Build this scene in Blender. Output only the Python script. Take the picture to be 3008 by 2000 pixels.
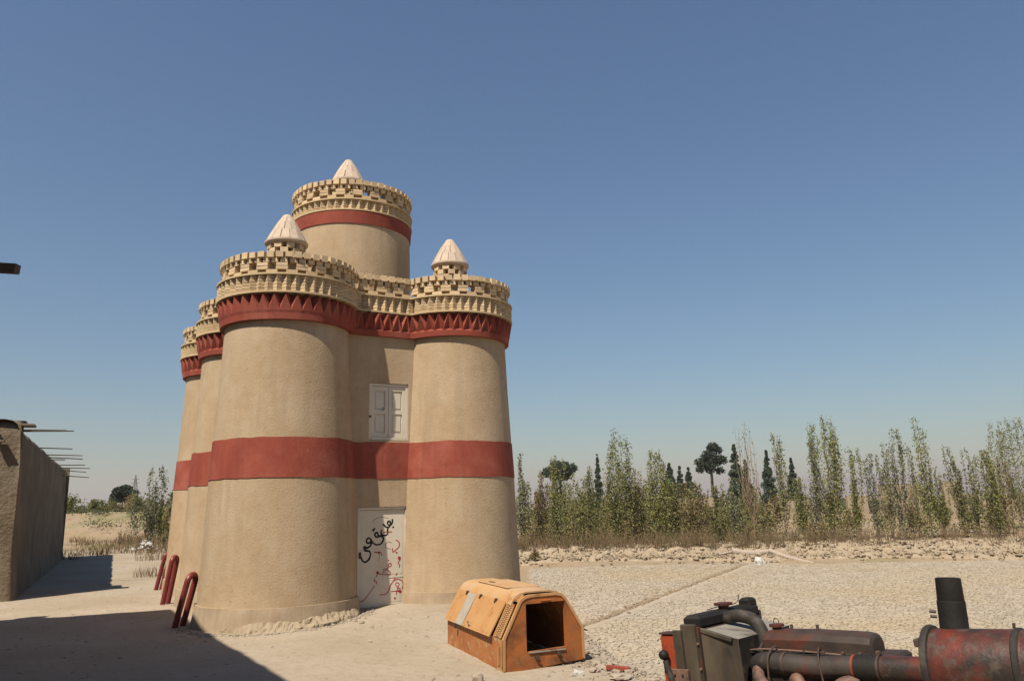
import bpy, bmesh, math, random
import numpy as np
from mathutils import Vector, Matrix, noise

random.seed(7); RNG = np.random.default_rng(7)
PI = math.pi
for o in list(bpy.data.objects): bpy.data.objects.remove(o)
scene = bpy.context.scene
C = scene.collection

# ------------------------------------------------------------------ camera
EYE = 1.65
PITCH, ROLL = math.radians(11.865), math.radians(1.423)
cam = bpy.data.cameras.new('camera'); camo = bpy.data.objects.new('camera', cam); C.objects.link(camo)
cam.sensor_fit = 'HORIZONTAL'; cam.sensor_width = 36.0; cam.lens = 36.0 * 2285.0 / 3008.0
cam.clip_start = 0.05; cam.clip_end = 20000
_f = Vector((0, math.cos(PITCH), math.sin(PITCH))); _u = Vector((0, -math.sin(PITCH), math.cos(PITCH))); _r = Vector((1, 0, 0))
_r2 = _r * math.cos(ROLL) - _u * math.sin(ROLL); _u2 = _r * math.sin(ROLL) + _u * math.cos(ROLL)
camo.matrix_world = Matrix(((_r2.x, _u2.x, -_f.x, 0), (_r2.y, _u2.y, -_f.y, 0), (_r2.z, _u2.z, -_f.z, EYE), (0, 0, 0, 1)))
scene.camera = camo

# ------------------------------------------------------------------ sky and sun
SUN_AZ, SUN_EL = math.radians(30.5), math.radians(55.5)      # light travels towards +x +y
world = bpy.data.worlds.new('World'); scene.world = world; world.use_nodes = True
wn = world.node_tree.nodes; wl = world.node_tree.links
for n_ in list(wn): wn.remove(n_)
sky = wn.new('ShaderNodeTexSky'); sky.sky_type = 'NISHITA'; sky.sun_disc = False
sky.sun_elevation = SUN_EL; sky.sun_rotation = SUN_AZ + PI
sky.altitude = 3500; sky.air_density = 2.4; sky.dust_density = 4.0; sky.ozone_density = 8.0
bg = wn.new('ShaderNodeBackground'); bg.inputs['Strength'].default_value = 0.0525
wo = wn.new('ShaderNodeOutputWorld')
wl.new(sky.outputs[0], bg.inputs[0]); wl.new(bg.outputs[0], wo.inputs[0])
sun = bpy.data.lights.new('sun', 'SUN'); suno = bpy.data.objects.new('sun', sun); C.objects.link(suno)
sun.energy = 5.0; sun.angle = math.radians(0.53); sun.color = (1.0, 0.915, 0.78)
LDIR = Vector((math.sin(SUN_AZ) * math.cos(SUN_EL), math.cos(SUN_AZ) * math.cos(SUN_EL), -math.sin(SUN_EL)))
suno.rotation_euler = LDIR.to_track_quat('-Z', 'Y').to_euler(); suno.location = (-20, -30, 40)
vs = scene.view_settings
vs.view_transform = 'Standard'; vs.look = 'None'; vs.exposure = 0.68; vs.gamma = 1.0; vs.use_curve_mapping = False

# ------------------------------------------------------------------ helpers
def ray(u, v):
    a, b = u - 1504, v - 1000
    x = a * math.cos(ROLL) - b * math.sin(ROLL); y = a * math.sin(ROLL) + b * math.cos(ROLL)
    c = -y / 2285.0
    return Vector((x / 2285.0, math.cos(PITCH) - c * math.sin(PITCH), math.sin(PITCH) + c * math.cos(PITCH)))
def aty(u, v, Y):
    d = ray(u, v); return d * (Y / d.y) + Vector((0, 0, EYE))
def sstep(a, b, x):
    t = np.clip((np.asarray(x, float) - a) / (b - a), 0, 1); return t * t * (3 - 2 * t)

def tag(o, label=None, cat=None, group=None, kind=None):
    if label: o['label'] = label
    if cat: o['category'] = cat
    if group: o['group'] = group
    if kind: o['kind'] = kind
    return o
def empty(name, loc=(0, 0, 0), rz=0.0):
    o = bpy.data.objects.new(name, None); C.objects.link(o); o.location = loc; o.rotation_euler = (0, 0, rz); o.empty_display_size = 0.2
    return o
def mesh_data(name, verts, faces, mat, smooth=False):
    me = bpy.data.meshes.new(name); me.from_pydata([tuple(v) for v in verts], [], [tuple(int(i) for i in f) for f in faces]); me.update()
    if mat: me.materials.append(mat)
    if smooth: me.polygons.foreach_set('use_smooth', [True] * len(me.polygons))
    return me
def link(name, me, parent=None, loc=None, rot=None, mtx=None):
    o = bpy.data.objects.new(name, me); C.objects.link(o)
    if parent: o.parent = parent
    if loc is not None: o.location = loc
    if rot is not None: o.rotation_euler = rot
    if mtx is not None: o.matrix_local = mtx
    return o
def mk(name, verts, faces, mat, parent=None, smooth=False):
    return link(name, mesh_data(name, verts, faces, mat, smooth), parent)

class MB:
    """collects shapes into one mesh"""
    def __init__(s): s.v = []; s.f = []
    def add(s, v, f):
        b = len(s.v); s.v += [tuple(p) for p in v]; s.f += [tuple(i + b for i in q) for q in f]; return s
    def box(s, c, d, M=None, bevel=0.0):
        x, y, z = d[0] / 2, d[1] / 2, d[2] / 2
        if bevel:
            b = bevel; vs_ = []; 
            for zz, k in ((-z, b), (-z + b, 0), (z - b, 0), (z, b)):
                vs_ += [(-x + k, -y + k, zz), (x - k, -y + k, zz), (x - k, y - k, zz), (-x + k, y - k, zz)]
            fs = [(3, 2, 1, 0), (12, 13, 14, 15)]
            for r in range(3):
                for i in range(4): j = (i + 1) % 4; fs.append((r * 4 + i, r * 4 + j, r * 4 + 4 + j, r * 4 + 4 + i))
        else:
            vs_ = [(-x, -y, -z), (x, -y, -z), (x, y, -z), (-x, y, -z), (-x, -y, z), (x, -y, z), (x, y, z), (-x, y, z)]
            fs = [(3, 2, 1, 0), (4, 5, 6, 7), (0, 1, 5, 4), (1, 2, 6, 5), (2, 3, 7, 6), (3, 0, 4, 7)]
        c = Vector(c)
        vs_ = [((M @ Vector(p)) if M else Vector(p)) + c for p in vs_]
        return s.add(vs_, fs)
    def tube(s, pts, r, n=10, cap=True):
        pts = [Vector(p) for p in pts]; rr = r if isinstance(r, (list, tuple)) else [r] * len(pts)
        V = []; F = []; t0 = (pts[1] - pts[0]).normalized(); up = Vector((0, 0, 1)) if abs(t0.z) < .95 else Vector((1, 0, 0))
        a = t0.cross(up).normalized()
        for i, p in enumerate(pts):
            t = (pts[min(i + 1, len(pts) - 1)] - pts[max(i - 1, 0)]).normalized()
            a = (a - t * a.dot(t)).normalized(); b = t.cross(a)
            for k in range(n):
                w = 2 * PI * k / n; V.append(p + (a * math.cos(w) + b * math.sin(w)) * rr[i])
        for i in range(len(pts) - 1):
            for k in range(n): k2 = (k + 1) % n; F.append((i * n + k, i * n + k2, (i + 1) * n + k2, (i + 1) * n + k))
        if cap: F.append(tuple(range(n - 1, -1, -1))); F.append(tuple((len(pts) - 1) * n + k for k in range(n)))
        return s.add(V, F)
    def lathe(s, prof, n=24, c=(0, 0, 0), M=None, cap=True):
        V = []; F = []; c = Vector(c)
        for r, z in prof:
            for k in range(n):
                p = Vector((r * math.cos(2 * PI * k / n), r * math.sin(2 * PI * k / n), z)); V.append(((M @ p) if M else p) + c)
        for i in range(len(prof) - 1):
            for k in range(n): k2 = (k + 1) % n; F.append((i * n + k, i * n + k2, (i + 1) * n + k2, (i + 1) * n + k))
        if cap: F.append(tuple(range(n - 1, -1, -1))); F.append(tuple((len(prof) - 1) * n + k for k in range(n)))
        return s.add(V, F)
    def prism(s, poly, z0, z1, M=None, c=(0, 0, 0)):
        n = len(poly); c = Vector(c)
        V = [Vector((p[0], p[1], z0)) for p in poly] + [Vector((p[0], p[1], z1)) for p in poly]
        V = [((M @ p) if M else p) + c for p in V]
        F = [tuple(range(n - 1, -1, -1)), tuple(range(n, 2 * n))] + [(i, (i + 1) % n, n + (i + 1) % n, n + i) for i in range(n)]
        return s.add(V, F)
    def data(s, name, mat, smooth=False): return mesh_data(name, s.v, s.f, mat, smooth)
    def build(s, name, mat, parent=None, smooth=False): return link(name, s.data(name, mat, smooth), parent)
def auto_smooth(o, ang=35):
    me = o.data; me.polygons.foreach_set('use_smooth', [True] * len(me.polygons))
    bm = bmesh.new(); bm.from_mesh(me)
    for e in bm.edges:
        if len(e.link_faces) == 2 and e.calc_face_angle(0) > math.radians(ang): e.smooth = False
    bm.to_mesh(me); bm.free(); return o
def Rz(a): return Matrix.Rotation(a, 3, 'Z')
def frame(t, nrm, c=(0, 0, 0)):
    """4x4 with local x along t, local -y along outward nrm, z up"""
    t = Vector(t); nrm = Vector(nrm); z = Vector((0, 0, 1))
    M = Matrix(((t.x, -nrm.x, 0, c[0]), (t.y, -nrm.y, 0, c[1]), (0, 0, 1, c[2]), (0, 0, 0, 1)))
    return M

# ------------------------------------------------------------------ materials
ALB = .63      # real-world base colours: the swatches below were picked bright
def mat(name, c1, c2=None, scale=3.0, rough=0.9, bump=0.25, bscale=40.0, bdist=0.012, objrand=0.0, c3=None, s3=60.0, t3=0.62, w3=0.06,
        metallic=0.0, transl=0.0, lo=0.35, hi=0.65, c4=None, s4=1.2, t4=0.55, w4=0.08, spec=0.25, stretch=None, lum=1.0, streak=0.0):
    k_ = ALB * lum; c1, c2, c3, c4 = [None if c is None else tuple(x * k_ for x in c) for c in (c1, c2, c3, c4)]
    m = bpy.data.materials.new(name); m.use_nodes = True; N = m.node_tree.nodes; L = m.node_tree.links
    b = N['Principled BSDF']; b.inputs['Roughness'].default_value = rough; b.inputs['Metallic'].default_value = metallic
    b.inputs['Specular IOR Level'].default_value = spec
    geo = N.new('ShaderNodeNewGeometry'); pos = geo.outputs['Position']
    if stretch:
        mp = N.new('ShaderNodeMapping'); mp.inputs['Scale'].default_value = stretch; L.new(pos, mp.inputs['Vector']); pos = mp.outputs[0]
    def noise_(sc, det=6, rgh=0.6):
        t = N.new('ShaderNodeTexNoise'); t.inputs['Scale'].default_value = sc; t.inputs['Detail'].default_value = det; t.inputs['Roughness'].default_value = rgh
        L.new(pos, t.inputs['Vector']); return t.outputs['Fac']
    def ramp(fac, a, b_):
        r = N.new('ShaderNodeMapRange'); r.inputs['From Min'].default_value = a; r.inputs['From Max'].default_value = b_; L.new(fac, r.inputs['Value']); return r.outputs[0]
    def mix(fac, A, B):
        x = N.new('ShaderNodeMix'); x.data_type = 'RGBA'
        if hasattr(fac, 'is_linked'): L.new(fac, x.inputs[0])
        else: x.inputs[0].default_value = fac
        for s_, v_ in ((x.inputs[6], A), (x.inputs[7], B)):
            if hasattr(v_, 'is_linked'): L.new(v_, s_)
            else: s_.default_value = (*v_, 1)
        return x.outputs[2]
    col = c1
    if c2: col = mix(ramp(noise_(scale), lo, hi), c1, c2)
    if c4: col = mix(ramp(noise_(s4, 8, .65), t4 - w4, t4 + w4), col, c4)
    if c3: col = mix(ramp(noise_(s3, 3), t3 - w3, t3 + w3), col, c3)
    if streak:
        mp2 = N.new('ShaderNodeMapping'); mp2.inputs['Scale'].default_value = (5.5, 5.5, .45); L.new(geo.outputs['Position'], mp2.inputs['Vector'])
        t2 = N.new('ShaderNodeTexNoise'); t2.inputs['Scale'].default_value = 1.0; t2.inputs['Detail'].default_value = 5; L.new(mp2.outputs[0], t2.inputs['Vector'])
        t3_ = N.new('ShaderNodeTexNoise'); t3_.inputs['Scale'].default_value = .55; t3_.inputs['Detail'].default_value = 3; L.new(geo.outputs['Position'], t3_.inputs['Vector'])
        m1 = N.new('ShaderNodeMath'); m1.operation = 'MULTIPLY'; L.new(ramp(t2.outputs['Fac'], .46, .68), m1.inputs[0]); L.new(ramp(t3_.outputs['Fac'], .35, .65), m1.inputs[1])
        m2 = N.new('ShaderNodeMath'); m2.operation = 'MULTIPLY'; L.new(m1.outputs[0], m2.inputs[0]); m2.inputs[1].default_value = streak
        col = mix(m2.outputs[0], col, tuple(x * .55 for x in c1))
    if objrand:
        oi = N.new('ShaderNodeObjectInfo'); hs = N.new('ShaderNodeHueSaturation')
        r = N.new('ShaderNodeMapRange'); r.inputs['To Min'].default_value = 1 - objrand; r.inputs['To Max'].default_value = 1 + objrand
        L.new(oi.outputs['Random'], r.inputs['Value']); L.new(r.outputs[0], hs.inputs['Value'])
        if hasattr(col, 'is_linked'): L.new(col, hs.inputs['Color'])
        else: hs.inputs['Color'].default_value = (*col, 1)
        col = hs.outputs[0]
    if hasattr(col, 'is_linked'): L.new(col, b.inputs['Base Color'])
    else: b.inputs['Base Color'].default_value = (*col, 1)
    if bump:
        bp = N.new('ShaderNodeBump'); bp.inputs['Strength'].default_value = bump; bp.inputs['Distance'].default_value = bdist
        L.new(noise_(bscale, 8, .65), bp.inputs['Height']); L.new(bp.outputs[0], b.inputs['Normal'])
    if transl:
        tr = N.new('ShaderNodeBsdfTranslucent'); ms = N.new('ShaderNodeMixShader'); ms.inputs[0].default_value = transl
        if hasattr(col, 'is_linked'): L.new(col, tr.inputs['Color'])
        else: tr.inputs['Color'].default_value = (*col, 1)
        L.new(b.outputs[0], ms.inputs[1]); L.new(tr.outputs[0], ms.inputs[2]); L.new(ms.outputs[0], N['Material Output'].inputs['Surface'])
    return m

M = {}
M['mud'] = mat('mud_plaster', (.515, .378, .236), (.452, .318, .188), scale=7.0, lo=.30, hi=.70, bump=.32, bscale=30, bdist=.03, c3=(.33, .215, .115), s3=26, t3=.685, w3=.04, c4=(.57, .435, .29), s4=1.1, t4=.56, w4=.14, lum=1.05, streak=.35)
M['red'] = mat('red_ochre_paint', (.365, .080, .048), (.305, .062, .037), scale=2.2, bump=.35, bscale=22, bdist=.015, c3=(.47, .26, .18), s3=16, t3=.735, w3=.025, rough=.8, streak=.5, c4=(.43, .13, .085), s4=1.3, t4=.60, w4=.12)
M['brick'] = mat('cream_brick', (.63, .475, .30), (.55, .395, .225), scale=9, bump=.35, bscale=70, bdist=.006, objrand=.16, lum=1.2)
M['brickj'] = mat('cream_brick_joined', (.60, .46, .275), (.53, .385, .21), lum=1.15, scale=9, bump=.35, bscale=70, bdist=.006)
M['core'] = mat('cornice_core', (.42, .32, .19), (.34, .25, .14), scale=6, bump=.3)
M['tile'] = mat('pale_tile', (.66, .53, .41), (.60, .46, .34), scale=12, bump=.25, bscale=60, bdist=.005, objrand=.07)
M['plinth'] = mat('plinth_plaster', (.52, .40, .275), (.46, .34, .22), scale=3, bump=.45, bscale=18, bdist=.02, c4=(.38, .27, .16), s4=2.2, t4=.66, stretch=(3, 3, .6))
M['white'] = mat('white_door_paint', (.84, .75, .61), (.74, .65, .52), scale=2.5, bump=.08, bscale=25, rough=.55, c3=(.40, .34, .27), s3=30, t3=.74, w3=.03)
M['blackspray'] = mat('black_spray', (.022, .02, .022), bump=0, rough=.7)
M['redspray'] = mat('red_spray', (.46, .035, .035), bump=0, rough=.7)
M['redfade'] = mat('faded_red_spray', (.36, .22, .18), bump=0, rough=.7)
M['iron'] = mat('dark_iron', (.06, .045, .04), (.12, .07, .05), scale=20, bump=.2, rough=.6)
M['hoop'] = mat('red_pipe_paint', (.25, .034, .03), (.19, .028, .025), scale=6, bump=.12, rough=.42, spec=.45, c3=(.16, .06, .04), s3=30, t3=.7, w3=.04)
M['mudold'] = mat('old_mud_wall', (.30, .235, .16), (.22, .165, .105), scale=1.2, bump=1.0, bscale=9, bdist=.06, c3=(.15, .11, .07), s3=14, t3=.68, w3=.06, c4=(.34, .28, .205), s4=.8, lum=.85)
M['wood'] = mat('weathered_wood', (.30, .24, .18), (.18, .14, .10), scale=9, bump=.4, bscale=30)
M['plasterw'] = mat('side_building_plaster', (.42, .34, .25), (.36, .29, .2), scale=1, bump=.3)
def R_(c): return c
M['orange'] = mat('orange_casing_paint', (.54, .21, .07), (.44, .145, .045), scale=3.2, bump=.15, bscale=12, rough=.6, c4=(.25, .085, .035), s4=4.5, t4=.63, w4=.05, c3=(.56, .40, .22), s3=9, t3=.63, w3=.08, spec=.35)
M['orangetop'] = mat('dusty_orange_top', (.60, .33, .13), (.60, .40, .23), scale=3, bump=.15, bscale=14, rough=.7, c4=(.40, .17, .06), s4=3.5, t4=.66, w4=.05)
M['orangedoor'] = mat('sunbleached_orange', (.60, .335, .14), (.57, .28, .10), scale=3.5, bump=.1, bscale=10, rough=.65, c4=(.36, .15, .06), s4=7, t4=.64, w4=.05, spec=.35)
M['rustfront'] = mat('rusty_orange', (.50, .155, .035), (.36, .125, .04), scale=4, bump=.25, bscale=24, rough=.65, c4=(.20, .075, .03), s4=3.2, t4=.57, w4=.10, c3=(.30, .17, .09), s3=14, t3=.66, w3=.08)
M['greystripe'] = mat('grey_stripe_paint', (.50, .45, .38), (.44, .39, .32), scale=6, bump=.1, rough=.65)
M['vent'] = mat('vent_mesh', (.16, .09, .055), (.26, .15, .09), scale=18, bump=.2)
M['soot_and_shade'] = mat('soot_and_shade_black', (.022, .019, .017), (.045, .036, .03), scale=7, bump=.3, bscale=30, rough=.65, c3=(.12, .095, .07), s3=12, t3=.66, w3=.08, lum=0.55)  # soot on the engine parts; painted shade on the shroud face
M['rubber'] = mat('black_rubber', (.035, .03, .027), (.055, .046, .04), scale=9, bump=.25, bscale=50, rough=.7, lum=0.42)
M['greyhose'] = mat('dusty_hose', (.075, .062, .052), (.05, .042, .036), scale=9, bump=.2, bscale=40, rough=.7, c3=(.17, .14, .11), s3=10, t3=.62, w3=.1, lum=0.6)
M['enginered'] = mat('grimy_red_paint', (.26, .045, .025), (.15, .034, .022), scale=7, bump=.3, bscale=40, rough=.5, c4=(.045, .036, .03), s4=5, t4=.47, w4=.14, c3=(.12, .09, .07), s3=16, t3=.62, w3=.10, lum=0.85)
M['pipegrime'] = mat('sooty_pipe', (.065, .052, .044), (.11, .09, .075), scale=7, bump=.25, bscale=40, rough=.55, c4=(.20, .04, .025), s4=6, t4=.60, w4=.08, lum=0.75)
M['enginegrime'] = mat('greasy_grime', (.06, .044, .036), (.10, .07, .055), scale=8, bump=.22, bscale=18, rough=.62, c4=(.17, .05, .03), s4=5, t4=.54, w4=.08, spec=.2, lum=0.75)
M['dustgrey'] = mat('dusty_grey_metal', (.36, .33, .29), (.24, .21, .175), scale=5, bump=.2, bscale=20, rough=.6, c4=(.09, .07, .055), s4=5, t4=.60, w4=.08, lum=0.95)
M['brownmetal'] = mat('brown_grime_metal', (.09, .068, .048), (.17, .13, .09), scale=7, bump=.2, bscale=22, rough=.6, c4=(.05, .04, .03), s4=5, t4=.58, w4=.1, stretch=(1, 1, .4), lum=0.7)
M['bareiron'] = mat('rust_pale_iron', (.30, .17, .12), (.18, .10, .075), scale=16, c4=(.07, .05, .04), s4=9, t4=.6, w4=.08, bump=.25, rough=.6, lum=0.9)
M['brightred'] = mat('bright_red_paint', (.40, .07, .03), (.28, .05, .025), scale=8, c4=(.10, .06, .045), s4=9, t4=.60, w4=.06, bump=.1, rough=.45)
M['steel'] = mat('worn_steel', (.5, .48, .44), (.3, .28, .25), scale=15, bump=.1, rough=.35, metallic=.6)
M['bark'] = mat('pale_bark', (.28, .22, .15), (.20, .15, .10), scale=14, bump=.5)
M['darkbark'] = mat('dark_bark', (.10, .075, .055), (.14, .11, .08), scale=10, bump=.5)
M['drytwig'] = mat('dry_twigs', (.34, .24, .16), (.26, .18, .12), scale=5, bump=0)
M['log'] = mat('bleached_log', (.55, .46, .38), (.42, .32, .24), scale=9, bump=.5, bscale=30)
def leafmat(name, a, b_, c): return mat(name, a, b_, scale=2.2, bump=0, rough=.65, c3=c, s3=9, t3=.56, w3=.08, objrand=.15, transl=.25, lo=.4, hi=.6, lum=1.25)
M['leaf'] = [leafmat('poplar_leaves', (.165, .185, .045), (.215, .215, .06), (.30, .28, .12)),
             leafmat('poplar_leaves_olive', (.14, .155, .045), (.185, .185, .06), (.26, .24, .11)),
             leafmat('poplar_leaves_brown', (.21, .155, .065), (.25, .175, .08), (.17, .165, .055)),
             leafmat('poplar_leaves_grey', (.15, .16, .085), (.19, .19, .10), (.26, .26, .16))]
M['pine'] = mat('pine_needles', (.035, .052, .03), (.06, .08, .045), scale=1.2, bump=0, rough=.8, objrand=.15)
M['cypress'] = mat('cypress_green', (.055, .085, .05), (.085, .115, .065), scale=1.5, bump=0, rough=.8, objrand=.2)
M['shrub'] = mat('shrub_green', (.07, .095, .035), (.12, .12, .05), scale=2, bump=0, rough=.8, objrand=.2, transl=.15)
M['underg'] = mat('mixed_undergrowth', (.17, .165, .05), (.26, .175, .08), scale=.35, bump=0, rough=.8, c3=(.13, .15, .045), s3=1.6, t3=.55, w3=.08, transl=.2, lum=1.15)
M['weed'] = mat('dry_weeds', (.27, .19, .105), (.20, .125, .07), scale=1.5, bump=0, rough=.9, c3=(.17, .17, .06), s3=1.1, t3=.60, w3=.08, transl=.2)
M['whiterock'] = mat('white_rubble', (.66, .63, .58), (.55, .51, .45), scale=6, bump=.4)
M['clod'] = mat('earth_clods', (.47, .375, .26), (.39, .30, .195), scale=2, bump=.6, bscale=25, bdist=.03)
M['darkclod'] = mat('dark_clods', (.33, .25, .16), (.26, .19, .12), scale=2, bump=.5)
M['stone'] = mat('stone', (.40, .32, .235), (.48, .40, .31), scale=5, bump=.5, objrand=.2)
M['plates'] = mat('cracked_clay', (.53, .445, .335), (.475, .395, .29), scale=.5, bump=.4, bscale=30, bdist=.01, c4=(.50, .40, .265), s4=.10, t4=.54, w4=.10)
M['farwall'] = mat('far_mud_wall', (.46, .36, .25), (.40, .30, .20), scale=.7, bump=.3)
M['pylon'] = mat('galvanised_steel', (.30, .30, .31), bump=0, rough=.6)
M['hill'] = mat('far_hill', (.34, .30, .27), (.28, .25, .23), scale=.01, bump=0)
def ground_mat():
    m = bpy.data.materials.new('dry_earth'); m.use_nodes = True; N = m.node_tree.nodes; L = m.node_tree.links
    b = N['Principled BSDF']; b.inputs['Roughness'].default_value = .95; b.inputs['Specular IOR Level'].default_value = .15
    geo = N.new('ShaderNodeNewGeometry'); pos = geo.outputs['Position']; sep = N.new('ShaderNodeSeparateXYZ'); L.new(pos, sep.inputs[0])
    def nz(s, d=6, r=.6):
        t = N.new('ShaderNodeTexNoise'); t.inputs['Scale'].default_value = s; t.inputs['Detail'].default_value = d; t.inputs['Roughness'].default_value = r; L.new(pos, t.inputs['Vector']); return t.outputs['Fac']
    def rm(f, a, c_):
        r = N.new('ShaderNodeMapRange'); r.inputs['From Min'].default_value = a; r.inputs['From Max'].default_value = c_; L.new(f, r.inputs['Value']); return r.outputs[0]
    def mx(f, A, B):
        x = N.new('ShaderNodeMix'); x.data_type = 'RGBA'; L.new(f, x.inputs[0])
        for s_, v_ in ((x.inputs[6], A), (x.inputs[7], B)):
            if hasattr(v_, 'is_linked'): L.new(v_, s_)
            else: s_.default_value = (*[q * ALB for q in v_], 1)
        return x.outputs[2]
    yard = mx(rm(nz(.45), .38, .62), (.51, .425, .325), (.43, .345, .245))
    yard = mx(rm(nz(2.2, 8, .7), .50, .66), yard, (.46, .375, .275))
    yard = mx(rm(nz(9, 6, .7), .53, .70), yard, (.38, .30, .205))
    yard = mx(rm(nz(38, 3), .66, .74), yard, (.29, .225, .155))
    far = mx(rm(nz(.09), .40, .60), (.41, .29, .185), (.38, .30, .205))
    far = mx(rm(nz(.6, 8), .50, .66), far, (.33, .24, .13))
    far = mx(rm(nz(.05), .56, .64), far, (.24, .22, .09))
    add = N.new('ShaderNodeMath'); add.operation = 'ADD'; L.new(sep.outputs['Y'], add.inputs[0])
    sc = N.new('ShaderNodeMath'); sc.operation = 'MULTIPLY'; L.new(nz(.3, 4), sc.inputs[0]); sc.inputs[1].default_value = 12; L.new(sc.outputs[0], add.inputs[1])
    col = mx(rm(add.outputs[0], 46, 54), yard, far)
    L.new(col, b.inputs['Base Color'])
    b1 = N.new('ShaderNodeBump'); b1.inputs['Strength'].default_value = .7; b1.inputs['Distance'].default_value = .05; L.new(nz(5, 8, .65), b1.inputs['Height'])
    b2 = N.new('ShaderNodeBump'); b2.inputs['Strength'].default_value = .5; b2.inputs['Distance'].default_value = .012; L.new(nz(55, 5, .7), b2.inputs['Height']); L.new(b1.outputs[0], b2.inputs['Normal'])
    L.new(b2.outputs[0], b.inputs['Normal'])
    return m
M['ground'] = ground_mat()

# ------------------------------------------------------------------ terrain
def vnoise(x, y, s, seed=0.0):
    return noise.noise(Vector((x * s + seed, y * s - seed, seed * 1.7)))
FZ = -3.2                                   # level of the dry field below the yard
def yb(x): return 64.38 - .164 * (x - .53)  # foot of the field bank
def xedge(Y):
    """edge of the raised yard; the field lies lower to its right"""
    Y = np.asarray(Y, float)
    near = 1.0 + (10.3 - Y) * .62; mid = 1.0 - (Y - 10.3) * .097; far = np.maximum(.35 - (Y - 17) * .9, -9.0)
    return np.where(Y < 10.3, near, np.where(Y < 17, mid, far))
def ground_np(X, Y):
    X = np.asarray(X, float); Y = np.asarray(Y, float)
    z = np.full(X.shape, -.30)
    z += .15 * np.exp(-((X + 1.2) ** 2 + (Y - 15.8) ** 2) / (2 * 1.7 ** 2)) - .04 * np.exp(-((X + 4.6) ** 2 + (Y - 13.2) ** 2) / (2 * 1.5 ** 2))
    e = X - xedge(Y)
    fld = sstep(0, 2.6, e); z = z + (FZ - z) * fld
    t = Y - yb(X); z = z + fld * (.30 * sstep(-.2, .3, t) + .75 * sstep(.3, 4.0, t))
    lf = sstep(-16, -22, X) * sstep(-95, -80, X)
    t2 = Y - (69 + 2.5 * np.sin(X * .21) + 1.2 * np.sin(X * .63 + 1))
    z = z + lf * (1.9 * sstep(-3, 4, t2))
    return z
def gz(x, y):
    return float(ground_np(x, y)) + .018 * vnoise(x, y, .9, 3.1) + .010 * vnoise(x, y, 3.0, 5.2)
def coords(lo, hi, fine_lo, fine_hi, step, grow=1.22):
    c = list(np.arange(fine_lo, fine_hi + 1e-6, step)); s = step; v = fine_hi
    while v < hi: s *= grow; v += s; c.append(min(v, hi))
    s = step; v = fine_lo; left = []
    while v > lo: s *= grow; v -= s; left.append(max(v, lo))
    return left[::-1] + c
xs = coords(-6000, 6000, -14, 18, .28, 1.10); ys = coords(-300, 9000, 6, 34, .28, 1.10)
V = []; 
for y in ys:
    zz = ground_np(np.array(xs), np.full(len(xs), y))
    for x, z in zip(xs, zz):
        near = max(0, 1 - (abs(x) + abs(y)) / 220)
        n1 = .018 * vnoise(x, y, .9, 3.1) + .010 * vnoise(x, y, 3.0, 5.2)
        rough = 0.0
        if x < -16 and 60 < y < 80: rough = .5 * vnoise(x, y, .35, 2) + .3 * vnoise(x, y, .9, 6)
        V.append((x, y, z + n1 * near + rough))
nx = len(xs); F = [(j * nx + i, j * nx + i + 1, (j + 1) * nx + i + 1, (j + 1) * nx + i) for j in range(len(ys) - 1) for i in range(nx - 1)]
ground = tag(mk('ground', V, F, M['ground'], smooth=True), kind='structure')

# rough bank along the far side of the field
V = []; F = []; nt = 40; nx_ = 210
for i in range(nx_ + 1):
    x = -6 + 56 * i / nx_
    for j in range(nt + 1):
        t = -.5 + 7.5 * j / nt; y = yb(x) + t + .35 * vnoise(x, 0, .25, 4)
        w_ = min(1, max(0, t + .35)) * min(1, (7 - t) / 2.0)
        h = float(ground_np(x, yb(x) + t)) + .04 + w_ * (.34 * abs(vnoise(x, y, .55, 9)) + .22 * vnoise(x, y, 1.5, 4) + .10 * vnoise(x, y, 4.0, 2)) - (.12 if t < -.3 else 0)
        V.append((x, y, h))
for i in range(nx_):
    for j in range(nt): a_ = i * (nt + 1) + j; F.append((a_, a_ + nt + 1, a_ + nt + 2, a_ + 1))
tag(mk('earth_bank', V, F, M['clod']), kind='structure')

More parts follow.
